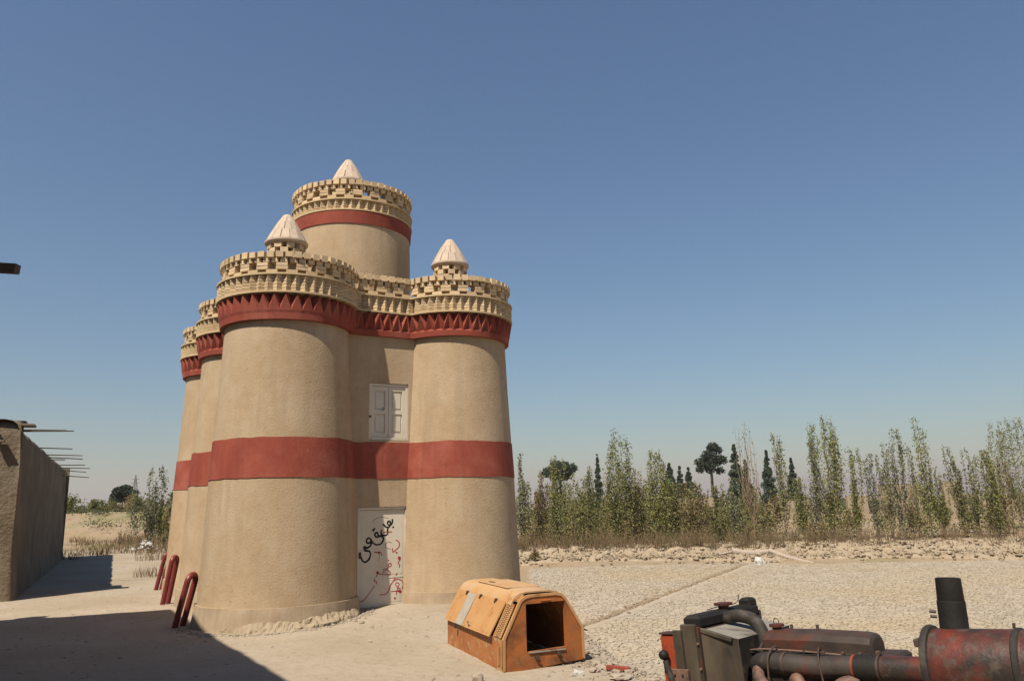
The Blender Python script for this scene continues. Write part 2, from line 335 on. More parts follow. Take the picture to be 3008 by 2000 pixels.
# cracked dry clay on the field: every plate its own polygon, one joined sheet
def clay_field():
    from mathutils.geometry import delaunay_2d_cdt
    pitch = .19; pts = []
    for row in range(int(21 / pitch), int(65 / pitch)):
        for colm in range(-2, int(46 / pitch)):
            x0 = (colm + random.uniform(-.48, .48)) * pitch; y0 = (row + random.uniform(-.48, .48)) * pitch
            if x0 < .02 * y0 - .4 or x0 / y0 > .70 or y0 > yb(x0) + .4: continue
            if random.random() < .12: continue
            pts.append(Vector((x0, y0)))
    vs_, es, fs, ov, oe, of = delaunay_2d_cdt(pts, [], [], 0, 1e-5)
    cc = []; inc = [[] for _ in vs_]
    for fi, f_ in enumerate(fs):
        A, B, C_ = vs_[f_[0]], vs_[f_[1]], vs_[f_[2]]
        d = 2 * (A.x * (B.y - C_.y) + B.x * (C_.y - A.y) + C_.x * (A.y - B.y))
        if abs(d) < 1e-9: cc.append(None)
        else:
            a2, b2, c2 = A.length_squared, B.length_squared, C_.length_squared
            cc.append(Vector(((a2 * (B.y - C_.y) + b2 * (C_.y - A.y) + c2 * (A.y - B.y)) / d, (a2 * (C_.x - B.x) + b2 * (A.x - C_.x) + c2 * (B.x - A.x)) / d)))
        for k in f_: inc[k].append(fi)
    V = []; F = []
    for i, p in enumerate(vs_):
        x0, y0 = p
        if y0 > yb(x0) + .05: continue
        ring = [cc[k] for k in inc[i] if cc[k] is not None]
        if len(ring) < 4 or any((q - p).length > 2 * pitch for q in ring): continue
        ring.sort(key=lambda q: math.atan2(q.y - p.y, q.x - p.x))
        gap = random.uniform(.07, .19); m_ = len(ring); b = len(V)
        zc = FZ + .05 + .02 * vnoise(x0, y0, .4, 8) + random.uniform(-.012, .012); tx, ty = random.uniform(-.09, .09), random.uniform(-.09, .09)
        for q in ring: r = p + (q - p) * (1 - gap); V.append((r.x, r.y, zc + tx * (r.x - x0) + ty * (r.y - y0) + random.uniform(0, .008)))
        for q in ring: r = p + (q - p) * (1 - gap * .8); V.append((r.x, r.y, zc - .05))
        F.append(tuple(range(b, b + m_)))
        for k in range(m_): k2 = (k + 1) % m_; F.append((b + m_ + k, b + m_ + k2, b + k2, b + k))
    return mk('cracked_clay', V, F, M['plates'])
tag(clay_field(), 'sheet of cracked dry clay plates covering the flat field', 'clay', kind='stuff')

def rock_verts(n=1, squash=.7, seed=0):
    bm = bmesh.new(); bmesh.ops.create_icosphere(bm, subdivisions=n, radius=1)
    rnd = random.Random(seed)
    for v in bm.verts:
        k = 1 + rnd.uniform(-.28, .28); v.co = Vector((v.co.x * k, v.co.y * k, v.co.z * k * squash))
    vs_ = [tuple(v.co) for v in bm.verts]; fs = [tuple(v.index for v in f.verts) for f in bm.faces]; bm.free(); return vs_, fs
ROCKS = [rock_verts(1, .65, i) for i in range(6)]
def scatter_rocks(name, mat_, spots, parent=None):
    V = []; F = []
    for (x, y, z, s) in spots:
        vs_, fs = random.choice(ROCKS); a = random.uniform(0, 2 * PI); c_, s_ = math.cos(a) * s, math.sin(a) * s; b = len(V)
        sx = random.uniform(.7, 1.3)
        V += [(x + (p[0] * c_ * sx - p[1] * s_), y + (p[0] * s_ * sx + p[1] * c_), z + p[2] * s) for p in vs_]
        F += [tuple(i + b for i in f) for f in fs]
    return mk(name, V, F, mat_, parent)
# clods along the bank and pebbles in the yard
sp = []
for i in range(9000):
    x = random.uniform(-1, 48); t = random.choice((random.gauss(.8, .6), random.gauss(2.6, 1.6), random.uniform(0, 6)))
    y = yb(x) + t; s = .025 + .17 * random.random() ** 8
    sp.append((x, y, float(ground_np(x, y)) + .14 + .12 * random.random(), s))
tag(scatter_rocks('bank_clods', M['clod'], sp), 'pale earth clods and rubble lying along the field bank', 'rubble', kind='stuff')
sp = []
for i in range(1700):
    x = random.uniform(-13, 4); y = random.uniform(7.5, 26)
    sp.append((x, y, gz(x, y), .006 + .022 * random.random() ** 3))
for i in range(2200):
    y = random.uniform(8.2, 12.0); x = float(xedge(y)) + random.gauss(.12, .30); sp.append((x, y, gz(x, y) + .01, .01 + .045 * random.random() ** 3))
for i in range(700):
    a = random.uniform(-2.6, .3); r = 1.56 + abs(random.gauss(0, .1)); x, y = -4.414 + r * math.cos(a), 14.981 + r * math.sin(a); sp.append((x, y, gz(x, y), .01 + .035 * random.random() ** 2))
tag(scatter_rocks('yard_pebbles', M['stone'], sp), 'small pebbles scattered over the dusty yard', 'pebbles', kind='stuff')
V = []; F = []
for i in range(130):
    x = random.uniform(-9, 1.2); y = random.uniform(8.8, 20); z = gz(x, y) + .008; a = random.uniform(0, PI); l = random.uniform(.012, .06); w_ = random.uniform(.003, .008); c_, s_ = math.cos(a), math.sin(a); b = len(V)
    V += [(x - c_ * l - s_ * w_, y - s_ * l + c_ * w_, z), (x + c_ * l - s_ * w_, y + s_ * l + c_ * w_, z + .01), (x + c_ * l + s_ * w_, y + s_ * l - c_ * w_, z + .01), (x - c_ * l + s_ * w_, y - s_ * l - c_ * w_, z), (x, y, z + .012)]
    F += [(b, b + 1, b + 4), (b + 1, b + 2, b + 4), (b + 2, b + 3, b + 4), (b + 3, b, b + 4)]
tag(mk('dry_litter', V, F, M['wood']), 'dry straws and twigs littering the yard', 'litter', kind='stuff')
# low bund with a furrow across the field
V = []; F = []; P0 = Vector((2.3, 31.6)); P1 = Vector((16.9, 59.6)); dd = (P1 - P0); nn = Vector((dd.y, -dd.x)).normalized(); n_ = 90
for i in range(n_ + 1):
    p = P0 + dd * (i / n_)
    for k, (o, h) in enumerate(((-.35, FZ - .05), (-.22, FZ + .13), (-.12, FZ - .08), (.06, FZ + .10), (.20, FZ + .12), (.38, FZ + .06), (.5, FZ - .05))):
        q = p + nn * (o + .12 * vnoise(p.x, p.y, .7, k)); V.append((q.x, q.y, h + .04 * vnoise(q.x, q.y, 2, 2)))
for i in range(n_):
    for k in range(6): F.append((i * 7 + k, i * 7 + k + 1, (i + 1) * 7 + k + 1, (i + 1) * 7 + k))
tag(mk('field_bund', V, F, M['plates'], smooth=True), kind='structure')
sp = []
for i in range(1800):
    q = P0 + dd * random.random() + nn * random.gauss(-.12, .12); sp.append((q.x, q.y, FZ + .05 + .05 * random.random(), .03 + .10 * random.random() ** 2))
tag(scatter_rocks('bund_clods', M['darkclod'], sp), 'line of small clods along the low bund across the clay field', 'clods', kind='stuff')

# far ridge
V = []; F = []; n_ = 120
for i in range(n_ + 1):
    x = -2200 + 7400 * i / n_; h = 8 + 125 * float(sstep(300, 1800, x)) * (0.75 + .25 * noise.noise(Vector((x * .0012, 3, 0)))) + 14 * noise.noise(Vector((x * .004, 7, 0)))
    V += [(x, 3900, -5), (x, 4300, max(2, h)), (x, 4800, -5)]
for i in range(n_):
    for k in range(2): F.append((i * 3 + k, (i + 1) * 3 + k, (i + 1) * 3 + k + 1, i * 3 + k + 1))
tag(mk('hills', V, F, M['hill'], smooth=True), kind='structure')

# ------------------------------------------------------------------ the dovecote tower
TA = math.radians(29.31)
mx_, my_ = math.cos(TA), math.sin(TA)
vm = Vector((mx_, my_)); vn = Vector((-my_, mx_))            # along the front, into the depth
cA = Vector((-4.414, 14.981)); cB = cA + vm * 3.57; cC = cA + vn * 3.435; cD = cA + vn * 6.342
cF = cB + vn * 3.435; cG = cB + vn * 6.342; cE = Vector((-3.794, 17.859))
LOBES = [(cA, 1.058), (cB, 1.02), (cF, 1.0), (cG, 1.0), (cD, 1.0), (cC, 1.0)]     # counter-clockwise
Z3, Z4, Z5, Z6 = 5.05, 5.53, 5.90, 6.33
PROF = [(-.75, 1.405), (-.35, 1.37), (.05, 1.328), (1.1, 1.290), (2.2, 1.248), (2.91, 1.208), (4.0, 1.155), (5.05, 1.115), (5.6, 1.10)]
def Rwall(z):
    for (a, ra), (b, rb) in zip(PROF, PROF[1:]):
        if z <= b: return ra + (rb - ra) * (z - a) / (b - a)
    return PROF[-1][1]
DREC = .40
def outline(R, d, na=44, ns=8):
    """closed plan outline: [(x, y, nx, ny, lobe index or -1)]"""
    out = []; L = len(LOBES)
    for i, (c, k) in enumerate(LOBES):
        p = LOBES[i - 1][0]; q = LOBES[(i + 1) % L][0]; r = R * k
        e0 = (c - p).normalized(); o0 = Vector((e0.y, -e0.x)); e1 = (q - c).normalized(); o1 = Vector((e1.y, -e1.x))
        w = math.sqrt(max(r * r - d * d, 1e-6))
        a0 = math.atan2((-e0 * w + o0 * d).y, (-e0 * w + o0 * d).x); a1 = math.atan2((e1 * w + o1 * d).y, (e1 * w + o1 * d).x)
        while a1 <= a0: a1 += 2 * PI
        for j in range(na + 1):
            a = a0 + (a1 - a0) * j / na; out.append((c.x + r * math.cos(a), c.y + r * math.sin(a), math.cos(a), math.sin(a), i))
        r2 = R * LOBES[(i + 1) % L][1]; w2 = math.sqrt(max(r2 * r2 - d * d, 1e-6))
        s = c + e1 * w + o1 * d; t = q - e1 * w2 + o1 * d
        for j in range(1, ns):
            pt = s + (t - s) * j / ns; out.append((pt.x, pt.y, o1.x, o1.y, -1 - i))
    return out
tower = tag(empty('dovecote_tower', (-3.4, 17.4, -.3)), 'tan mud-plastered dovecote tower of clustered round turrets with red bands and brick lattice tops', 'tower')
TW = Vector((-3.4, 17.4, -.3))
def tmk(name, V, F, m, parent=None, smooth=False):
    par = parent or tower
    off = TW if par is tower else TW + par.location
    return mk(name, [(v[0] - off.x, v[1] - off.y, v[2] - off.z) for v in V], F, m, par, smooth)
def tbuild(mb, name, m, parent=None, smooth=False): return tmk(name, mb.v, mb.f, m, parent, smooth)

def loft(rows, keep=lambda e: True, close=True):
    """rows: list of outlines of equal length, with z: [(outline, z, offset)]"""
    V = []; F = []; n = len(rows[0][0])
    for o, z in rows: V += [(p[0], p[1], z) for p in o]
    for r in range(len(rows) - 1):
        for i in range(n if close else n - 1):
            j = (i + 1) % n
            if keep((rows[0][0][i][4], rows[0][0][j][4])): F.append((r * n + i, r * n + j, (r + 1) * n + j, (r + 1) * n + i))
    return V, F
FRONT_REC = -1      # straight piece between the two front lobes
def not_front(e): return not (e[0] == FRONT_REC or (e[0] == 0 and e[1] == FRONT_REC))
# body wall (all but the front recess, which has the openings)
zs = [-.75, -.35, .05, .6, 1.1, 1.65, 2.2, 2.91, 3.5, 4.0, 4.6, 5.05, 5.56]
V, F = loft([(outline(Rwall(z), DREC), z) for z in zs], not_front)
body = tmk('plaster_wall', V, F, M['mud'], smooth=True)
# red bands and plinth: shells just proud of the wall
def shell(name, zlist, off, m, keep=not_front, rfun=None, doff=None, jitter=0):
    rows = []
    dz = off if doff is None else doff
    rows.append((outline(Rwall(zlist[0]) - .03, DREC - .03), zlist[0]))
    for z in zlist: rows.append((outline(Rwall(z) + off, DREC + dz), z))
    rows.append((outline(Rwall(zlist[-1]) - .03, DREC - .03), zlist[-1]))
    if jitter:
        rows2 = []
        for o, z in rows:
            rows2.append(([(p[0] + p[2] * jitter * vnoise(p[0] * 3, p[1] * 3 + z * 4, 1, 2), p[1] + p[3] * jitter * vnoise(p[0] * 3, p[1] * 3 + z * 4, 1, 2), p[2], p[3], p[4]) for p in o], z))
        rows = rows2
    V, F = loft(rows, keep); return tmk(name, V, F, m, smooth=False)
band = shell('red_band', [2.2, 2.4, 2.65, 2.91], .012, M['red'], keep=lambda e: True); auto_smooth(band, 50)
for v_ in band.data.vertices:
    wz = v_.co.z + TW.z
    if wz < 2.25 or wz > 2.86: v_.co.z += .020 * vnoise(v_.co.x * 2.2, v_.co.y * 2.2, 1, 4 if wz < 2.5 else 7) + .010 * vnoise(v_.co.x * 8, v_.co.y * 8, 1, 2)
plinth = shell('plinth', [-.6, -.42, -.3, -.2, -.1, 0, .05], .035, M['plinth'], jitter=.035); auto_smooth(plinth, 50)
# eroded foot of the plinth on the front turret
V = []; F = []; na = 170
for r, (z, ro) in enumerate(((-.6, 1.70), (-.36, 1.66), (-.30, 1.60), (-.24, 1.54), (-.19, 1.48), (-.17, 1.43))):
    for i in range(na + 1):
        a = -2.45 + 2.6 * i / na; w = math.sin(PI * i / na) ** .5 * float(sstep(-2.5, -1.2, a))
        k = .07 * vnoise(a * 5, z * 9, 1, 3) + .07 * vnoise(a * 23, z * 40, 1, 4)
        lift = (.09 * sstep(-1.3, -.5, a) - .10 * sstep(-1.4, -2.4, a)) * (r >= 2)
        rr = 1.43 + (ro - 1.43) * w + k * w * (r < 5)
        V.append((cA.x + rr * math.cos(a), cA.y + rr * math.sin(a), z + float(lift) + .05 * vnoise(a * 6, r, 1, 8) * (r > 1)))
for r in range(5):
    for i in range(na): F.append((r * (na + 1) + i, r * (na + 1) + i + 1, (r + 1) * (na + 1) + i + 1, (r + 1) * (na + 1) + i))
tmk('eroded_foot', V, F, M['clod'])

# frieze of red plaster teeth
def resample(o, step, start=0.0):
    P = [Vector((p[0], p[1])) for p in o]; n = len(P); L = [0]
    for i in range(n): L.append(L[-1] + (P[(i + 1) % n] - P[i]).length)
    cnt = int(round(L[-1] / step)); st = L[-1] / cnt; res = []; i = 0
    for k in range(cnt):
        s = (k + start) * st
        s %= L[-1]
        while i > 0 and L[i] > s: i -= 1
        while L[i + 1] < s: i += 1
        t = (s - L[i]) / max(1e-9, L[i + 1] - L[i]); a = P[i]; b = P[(i + 1) % n]; p = a + (b - a) * t
        nx = o[i][2] * (1 - t) + o[(i + 1) % n][2] * t; ny = o[i][3] * (1 - t) + o[(i + 1) % n][3] * t
        nn_ = Vector((nx, ny)).normalized(); res.append((p, nn_, o[i][4]))
    return res, st
base = resample(outline(1.20, .48, 60, 12), .0985)[0]
if len(base) % 2: base = base[:-1]
n = len(base); V = []; F = []
rows = [(Z3, -.14), (Z3, 0), (Z3 + .11, .012), (Z3 + .16, None), (Z4 - .03, 'top'), (Z4 + .02, -.16)]
for z, off in rows:
    for i, (p, nr, lb) in enumerate(base):
        if off is None: r = (.028 if i % 2 else (.024 if lb == 0 else -.045))
        elif off == 'top': r = (.075 if i % 2 == 0 else -.085)
        else: r = off
        q = p + nr * r; V.append((q.x, q.y, z + (.004 * vnoise(p.x * 5, p.y * 5, 1, 1) if z < Z4 - .1 else 0)))
for r in range(len(rows) - 1):
    for i in range(n):
        j = (i + 1) % n; a, b, c_, d_ = r * n + i, r * n + j, (r + 1) * n + j, (r + 1) * n + i
        if 2 <= r <= 3:
            F += [(a, b, d_), (b, c_, d_)] if (i % 2 == 0) else [(a, b, c_), (a, c_, d_)]
        else: F.append((a, b, c_, d_))
tmk('tooth_frieze', V, F, M['red'])

# brickwork: collect placements, the largest 300 of each kind become parts, the rest one joined part
CAMXY = Vector((0, 0))
PLACES = {}
def put(kind, p, nr, z, dims, yaw=0.0, tilt=0.0):
    PLACES.setdefault(kind, []).append((p.copy(), nr.copy(), z, dims, yaw, tilt))
def ring_mesh(mb, o_out, z0, z1, inset):
    n = len(o_out); V = []
    for off, z in ((-inset, z0), (0, z0), (0, z1), (-inset, z1)):
        V += [(p[0] + p[2] * off, p[1] + p[3] * off, z) for p in o_out]
    F = [(r * n + i, r * n + (i + 1) % n, (r + 1) * n + (i + 1) % n, (r + 1) * n + i) for r in range(3) for i in range(n)]
    mb.add(V, F)
def circle(c, R, n=96): return [(c.x + R * math.cos(2 * PI * i / n), c.y + R * math.sin(2 * PI * i / n), math.cos(2 * PI * i / n), math.sin(2 * PI * i / n), 0) for i in range(n)]
def cornice(osaw, ocore, olat, z4, z5, saw_step, courses, h1=.085, h2=.135, h3=.085, h4=.125, step=.365):
    cm = MB(); n = len(ocore)
    cm.add([(p[0], p[1], z4) for p in ocore] + [(p[0], p[1], z5 - .01) for p in ocore], [(i, (i + 1) % n, n + (i + 1) % n, n + i) for i in range(n)])
    tbuild(cm, 'cornice_core', M['core'])
    lm = MB(); ring_mesh(lm, osaw, z4, z4 + .032, .14); tbuild(lm, 'lower_ledge', M['brickj'])
    lm = MB(); ring_mesh(lm, [(p[0] + p[2] * .006, p[1] + p[3] * .006, p[2], p[3], p[4]) for p in osaw], z5 - .034, z5, .30); tbuild(lm, 'upper_ledge', M['brickj'])
    ch = (z5 - .034 - z4 - .032) / courses
    for p, nr, lb in resample(osaw, saw_step)[0]:
        for c_ in range(courses):
            q = p - nr * (.5 * saw_step + .004 + random.uniform(0, .006))
            put('sawtooth_brick', q, nr, z4 + .032 + ch * (c_ + .5), (saw_step * .70, saw_step * .70, ch - .006), PI / 4 + random.uniform(-.03, .03))
    L1, st = resample(olat, step); L2 = resample(olat, step, .5)[0]
    for p, nr, lb in L1: put('lattice_brick', p - nr * .1, nr, z5 + h1 / 2 + .001, (.205, .20, h1 - .004), random.uniform(-.03, .03))
    for p, nr, lb in L2:
        for k in range(2): put('lattice_brick', p - nr * (.1 + random.uniform(-.006, .006)), nr, z5 + h1 + h2 * (k + .5) / 2, (.215 - .01 * k, .20, h2 / 2 - .005), random.uniform(-.04, .04))
    for p, nr, lb in resample(olat, .165)[0]: put('coping_brick', p - nr * .095, nr, z5 + h1 + h2 + h3 / 2, (.118, .20, h3 - .005), random.uniform(-.05, .05))
    for p, nr, lb in resample(olat, .165, .5)[0]: put('coping_brick', p - nr * .055, nr, z5 + h1 + h2 + h3 + h4 / 2 - .004, (.126, .21, h4 - .008 + random.uniform(-.012, .012)), random.uniform(-.06, .06), random.uniform(-.05, .05))
cornice(outline(1.288, .53, 60, 12), outline(1.19, .44, 60, 12), outline(1.205, .45, 60, 12), Z4, Z5, .168, 5)
Z3E, Z4E, Z5E = 7.90, 8.20, 8.49
cornice(circle(cE, 1.425), circle(cE, 1.32), circle(cE, 1.375), Z4E, Z5E, .180, 4, .09, .14, .09, .13, .392)

# roof and drum
o = outline(1.15, .40, 30, 4); mk_ = MB(); mk_.add([(p[0], p[1], Z5 - .12) for p in o], [tuple(range(len(o)))]); tbuild(mk_, 'roof', M['mud'])
db = MB(); db.lathe([(1.40, Z5 - .3), (1.385, 6.9), (1.37, Z3E + .02), (1.36, Z4E + .05)], 96, (cE.x, cE.y, 0)); db = tbuild(db, 'drum_wall', M['mud']); auto_smooth(db, 40)
rb = MB(); rb.lathe([(1.36, Z3E), (1.392, Z3E), (1.400, Z3E + .12), (1.415, Z4E - .02), (1.36, Z4E)], 96, (cE.x, cE.y, 0), cap=False); auto_smooth(tbuild(rb, 'drum_red_band', M['red']), 40)
tt = MB(); tt.lathe([(1.30, Z5E - .1), (1.30, Z5E - .08)], 48, (cE.x, cE.y, 0)); tbuild(tt, 'drum_roof', M['mud'])

# little lantern turrets with tiled cones
tile_cache = {}
def minaret(c, zb, name, lab):
    """zb: level the small lattice drum stands on"""
    e = empty(name, (c.x - TW.x, c.y - TW.y, 0)); e.parent = tower; 
    if lab: e['label'] = lab
    z0 = zb - TW.z
    st = MB(); st.lathe([(.30, z0 - .02), (.30, z0 + .50), (.26, z0 + .50), (.26, z0 + .62)], 20); st.build('stem', M['core'], e)
    ey = z0 + .985
    eave = MB(); eave.lathe([(.30, ey - .06), (.395, ey - .045), (.425, ey - .01), (.425, ey + .025), (.39, ey + .05), (.3, ey + .05)], 36); auto_smooth(eave.build('eave', M['tile'], e), 40)
    cn = MB(); cn.lathe([(.385, ey + .045), (.281, ey + .245), (.177, ey + .435), (.074, ey + .585), (.03, ey + .59)], 28); cn.build('cone_core', M['core'], e)
    # tiles: three rings of slabs
    prof = [(.412, ey + .04), (.308, ey + .245), (.203, ey + .435), (.10, ey + .585)]
    for row in range(3):
        (r0, za), (r1, zb_) = prof[row], prof[row + 1]; nt = 14
        for k in range(nt):
            key = row
            if key not in tile_cache:
                w = PI / nt * .93; V = []
                for rr, zz in ((r0, za), (r1, zb_)):
                    for s_ in (-1, 1):
                        V.append((rr * math.cos(w * s_), rr * math.sin(w * s_), zz - z0))
                for rr, zz in ((r0 - .03, za), (r1 - .03, zb_)):
                    for s_ in (-1, 1): V.append((rr * math.cos(w * s_), rr * math.sin(w * s_), zz - z0))
                V = [(x, y, z + (.004 if i in (2, 3) else 0)) for i, (x, y, z) in enumerate(V)]
                tile_cache[key] = mesh_data('cone_tile', V, [(0, 1, 3, 2), (5, 4, 6, 7), (0, 2, 6, 4), (1, 5, 7, 3), (2, 3, 7, 6), (0, 4, 5, 1)], M['tile'])
            t = link('cone_tile', tile_cache[key], e); t.rotation_euler = (0, 0, 2 * PI * (k + .25 * row) / nt + random.uniform(-.02, .02)); t.location = (0, 0, z0)
    cp = MB(); cp.lathe([(.112, ey + .572), (.092, ey + .61), (.06, ey + .63), (.02, ey + .638)], 18); auto_smooth(cp.build('cone_cap', M['tile'], e), 40)
    # lattice drum bricks
    for row in range(4):
        nb = 9
        for k in range(nb):
            a = 2 * PI * (k + .5 * (row % 2)) / nb
            key = 'lb'
            if key not in tile_cache:
                bb = MB(); bb.box((0, 0, 0), (.148, .11, .105), None, .006); tile_cache[key] = bb.data('lantern_brick', M['brick'])
            b = link('lantern_brick', tile_cache[key], e); b.location = (.315 * math.cos(a), .315 * math.sin(a), z0 + .50 + .055 + .108 * row); b.rotation_euler = (0, 0, a + PI / 2 + random.uniform(-.06, .06))
    return e
minaret(cA + Vector((-.10, 0)), 5.90, 'lantern', 'brick lantern with tiled cone on the near left turret')
minaret(cB + Vector((-.05, 0)), 5.90, 'lantern', 'brick lantern with tiled cone on the right-hand turret')
minaret(cE + Vector((-.13, 0)), 8.42, 'lantern', 'tiled cone rising from the top of the tall drum')

# build the collected bricks
def brick_mtx(pl, local=True):
    p, nr, z, dims, yaw, tilt = pl
    t = Vector((-nr.y, nr.x))
    Mx = frame((t.x, t.y, 0), (nr.x, nr.y, 0), (p.x - TW.x, p.y - TW.y, z - TW.z)) @ Matrix.Rotation(yaw, 4, 'Z') @ Matrix.Rotation(tilt, 4, 'X')
    return Mx @ Matrix.Diagonal((dims[0], dims[1], dims[2], 1))
unit = MB(); unit.box((0, 0, 0), (1, 1, 1), None, .035); UV_, UF_ = unit.v, unit.f
plain = MB(); plain.box((0, 0, 0), (1, 1, 1)); PV_, PF_ = plain.v, plain.f
for kind, pls in PLACES.items():
    def score(pl):
        tc = (CAMXY - pl[0]); d = tc.length; facing = pl[1].dot(tc / d)
        behind_drum = 0
        return d + (0 if facing > -.12 else 100)
    pls.sort(key=score)
    me = mesh_data(kind, UV_, UF_, M['brick'])
    for pl in pls[:300]: link(kind, me, tower, mtx=brick_mtx(pl))
    V = []; F = []
    for pl in pls[300:]:
        Mx = brick_mtx(pl); b = len(V); V += [tuple(Mx @ Vector(v)) for v in PV_]; F += [tuple(i + b for i in f) for f in PF_]
    if V:
        o = mk(kind + '_rows', V, F, M['brickj'], tower); o['kind'] = 'stuff'

# front recess: wall pieces round the door and the window
def rec(s, d, z): p = cA + vm * s - vn * d; return Vector((p.x, p.y, z))
RM = frame((vm.x, vm.y, 0), (-vn.x, -vn.y, 0)).to_3x3()
def rbox(mb, s0, s1, z0, z1, d0, d1, bevel=0.0): return mb.box(rec((s0 + s1) / 2, (d0 + d1) / 2, (z0 + z1) / 2), (s1 - s0, abs(d1 - d0), z1 - z0), RM, bevel)
w = MB()
rbox(w, 1.0, 2.65, 1.66, 2.955, .10, .40); rbox(w, 1.0, 1.545, 2.955, 4.10, .10, .40); rbox(w, 2.375, 2.65, 2.955, 4.10, .10, .40)
rbox(w, 1.0, 2.65, 4.10, 5.6, .10, .40); rbox(w, 1.0, 1.355, -.6, 1.66, .10, .395); rbox(w, 2.375, 2.65, -.6, 1.66, .10, .395)
rbox(w, 1.0, 2.65, -.6, 4.2, .02, .10)
tbuild(w, 'recess_wall', M['mud'])
sill = MB(); rbox(sill, 1.30, 2.42, -.6, -.215, .10, .43); tbuild(sill, 'door_step', M['plinth'])
# door
door = empty('door', rec(1.36, .335, -.21) - TW); door.parent = tower; door['label'] = 'white metal door covered in black and red graffiti'
DO = TW + door.location
def dbuild(mb, name, m, par=None, off=None):
    o_ = (off or DO); return mk(name, [tuple(Vector(v) - o_) for v in mb.v], mb.f, m, par or door)
f = MB(); rbox(f, 1.357, 1.405, -.21, 1.655, .30, .375); rbox(f, 2.325, 2.373, -.21, 1.655, .30, .375); rbox(f, 1.405, 2.325, 1.605, 1.655, .30, .375); dbuild(f, 'frame', M['white'])
f = MB(); rbox(f, 1.408, 2.322, -.205, 1.600, .315, .345, .004); dbuild(f, 'leaf', M['white'])
f = MB(); rbox(f, 1.44, 2.29, .315, .345, .344, .352); dbuild(f, 'rail', M['white'])
f = MB(); rbox(f, 1.44, 2.29, -.175, -.15, .344, .352); dbuild(f, 'rail', M['white'])
f = MB(); rbox(f, 1.445, 2.285, .38, 1.56, .344, .348, .002); dbuild(f, 'panel', M['white'])
f = MB(); rbox(f, 1.445, 2.285, -.13, .29, .344, .348, .002); dbuild(f, 'panel', M['white'])
f = MB(); rbox(f, 1.385, 1.43, .70, .82, .345, .385, .006); f.tube([rec(1.408, .385, .79), rec(1.408, .42, .79), rec(1.408, .42, .73)], .01, 6); dbuild(f, 'lock', M['iron'])
for zz in (.1, 1.3):
    f = MB(); f.tube([rec(2.34, .385, zz), rec(2.34, .385, zz + .11)], .014, 8); dbuild(f, 'hinge', M['white'])
# graffiti strokes, traced on the leaf: coordinates in the leaf plane
def gp(x, y):
    t = (y - 50) / 1300.0; s = (x - 225 - 25 * t) / 662.0
    return (1.375 + .985 * s, 1.655 - 1.86 * t)
def ribbon(mb, pts, wid, d):
    P = [Vector(gp(*p)) for p in pts]
    # smooth with Catmull-Rom
    Q = []
    for i in range(len(P) - 1):
        p0, p1, p2, p3 = P[max(i - 1, 0)], P[i], P[i + 1], P[min(i + 2, len(P) - 1)]
        for k in range(5):
            t = k / 5; Q.append(.5 * ((2 * p1) + (p2 - p0) * t + (2 * p0 - 5 * p1 + 4 * p2 - p3) * t * t + (3 * p1 - p0 - 3 * p2 + p3) * t ** 3))
    Q.append(P[-1]); n = len(Q); V = []
    for i, q in enumerate(Q):
        t = (Q[min(i + 1, n - 1)] - Q[max(i - 1, 0)]); t = t.normalized() if t.length > 1e-6 else Vector((1, 0)); nr = Vector((-t.y, t.x)); ww = wid * (.8 + .35 * vnoise(q.x * 9, q.y * 9, 1, 2)) * (.75 if i in (0, n - 1) else 1)
        for s_ in (-1, 1): r = q + nr * ww * .5 * s_; V.append(rec(max(1.41, min(2.32, r.x)), d, r.y))
    mb.add(V, [(2 * i, 2 * i + 1, 2 * i + 3, 2 * i + 2) for i in range(n - 1)])
def dot(mb, x, y, r, d):
    c_ = Vector(gp(x, y)); V = [rec(c_.x + r * math.cos(2 * PI * k / 10), d, c_.y + r * math.sin(2 * PI * k / 10)) for k in range(10)]; mb.add(V, [tuple(range(10))])
B_ = [[(692, 212), (694, 262), (665, 292), (630, 280), (632, 248), (658, 246), (672, 275), (648, 318), (606, 314), (564, 274)], [(640, 318), (630, 360), (632, 412), (580, 428), (548, 410), (542, 372), (556, 350)],
      [(548, 420), (500, 446), (462, 428), (462, 396), (492, 386), (506, 424), (560, 444), (578, 476), (548, 532), (488, 546), (436, 520)], [(440, 346), (458, 324)],
      [(436, 528), (412, 484), (378, 452), (350, 474), (352, 512), (388, 518), (412, 492)], [(410, 500), (404, 552), (352, 582), (322, 562), (332, 612), (388, 624), (406, 668), (388, 728), (340, 764), (298, 738), (280, 684)]]
RD = [[(560, 396), (620, 380), (692, 386)], [(458, 640), (515, 648), (552, 656), (562, 692)], [(748, 494), (786, 516), (802, 560), (780, 602), (712, 656)], [(704, 598), (712, 656)],
      [(812, 760), (788, 742), (794, 720), (816, 724), (816, 758), (786, 800), (810, 822), (802, 862)],
      [(652, 832), (662, 802), (690, 800), (692, 830), (662, 842), (624, 878), (590, 924)], [(584, 920), (590, 876), (624, 868), (682, 918), (668, 942), (560, 932), (506, 908)], [(520, 918), (466, 1010), (496, 1022), (502, 1056)],
      [(476, 1074), (402, 1170), (332, 1252), (262, 1264)], [(778, 928), (742, 1010), (692, 1082), (672, 1140), (632, 1192), (544, 1196)], [(732, 1030), (792, 1010), (850, 1040), (868, 1092), (846, 1140)],
      [(812, 1076), (778, 1054), (758, 1080), (800, 1124), (832, 1146)], [(812, 1076), (790, 1130), (772, 1214)], [(702, 1166), (770, 1164), (846, 1178)], [(800, 1150), (846, 1182)]]
FD = [[(418, 250), (446, 214), (496, 190), (560, 184), (636, 202)], [(692, 530), (646, 514), (610, 544), (622, 592), (692, 612)], [(520, 660), (535, 700), (505, 760)]]
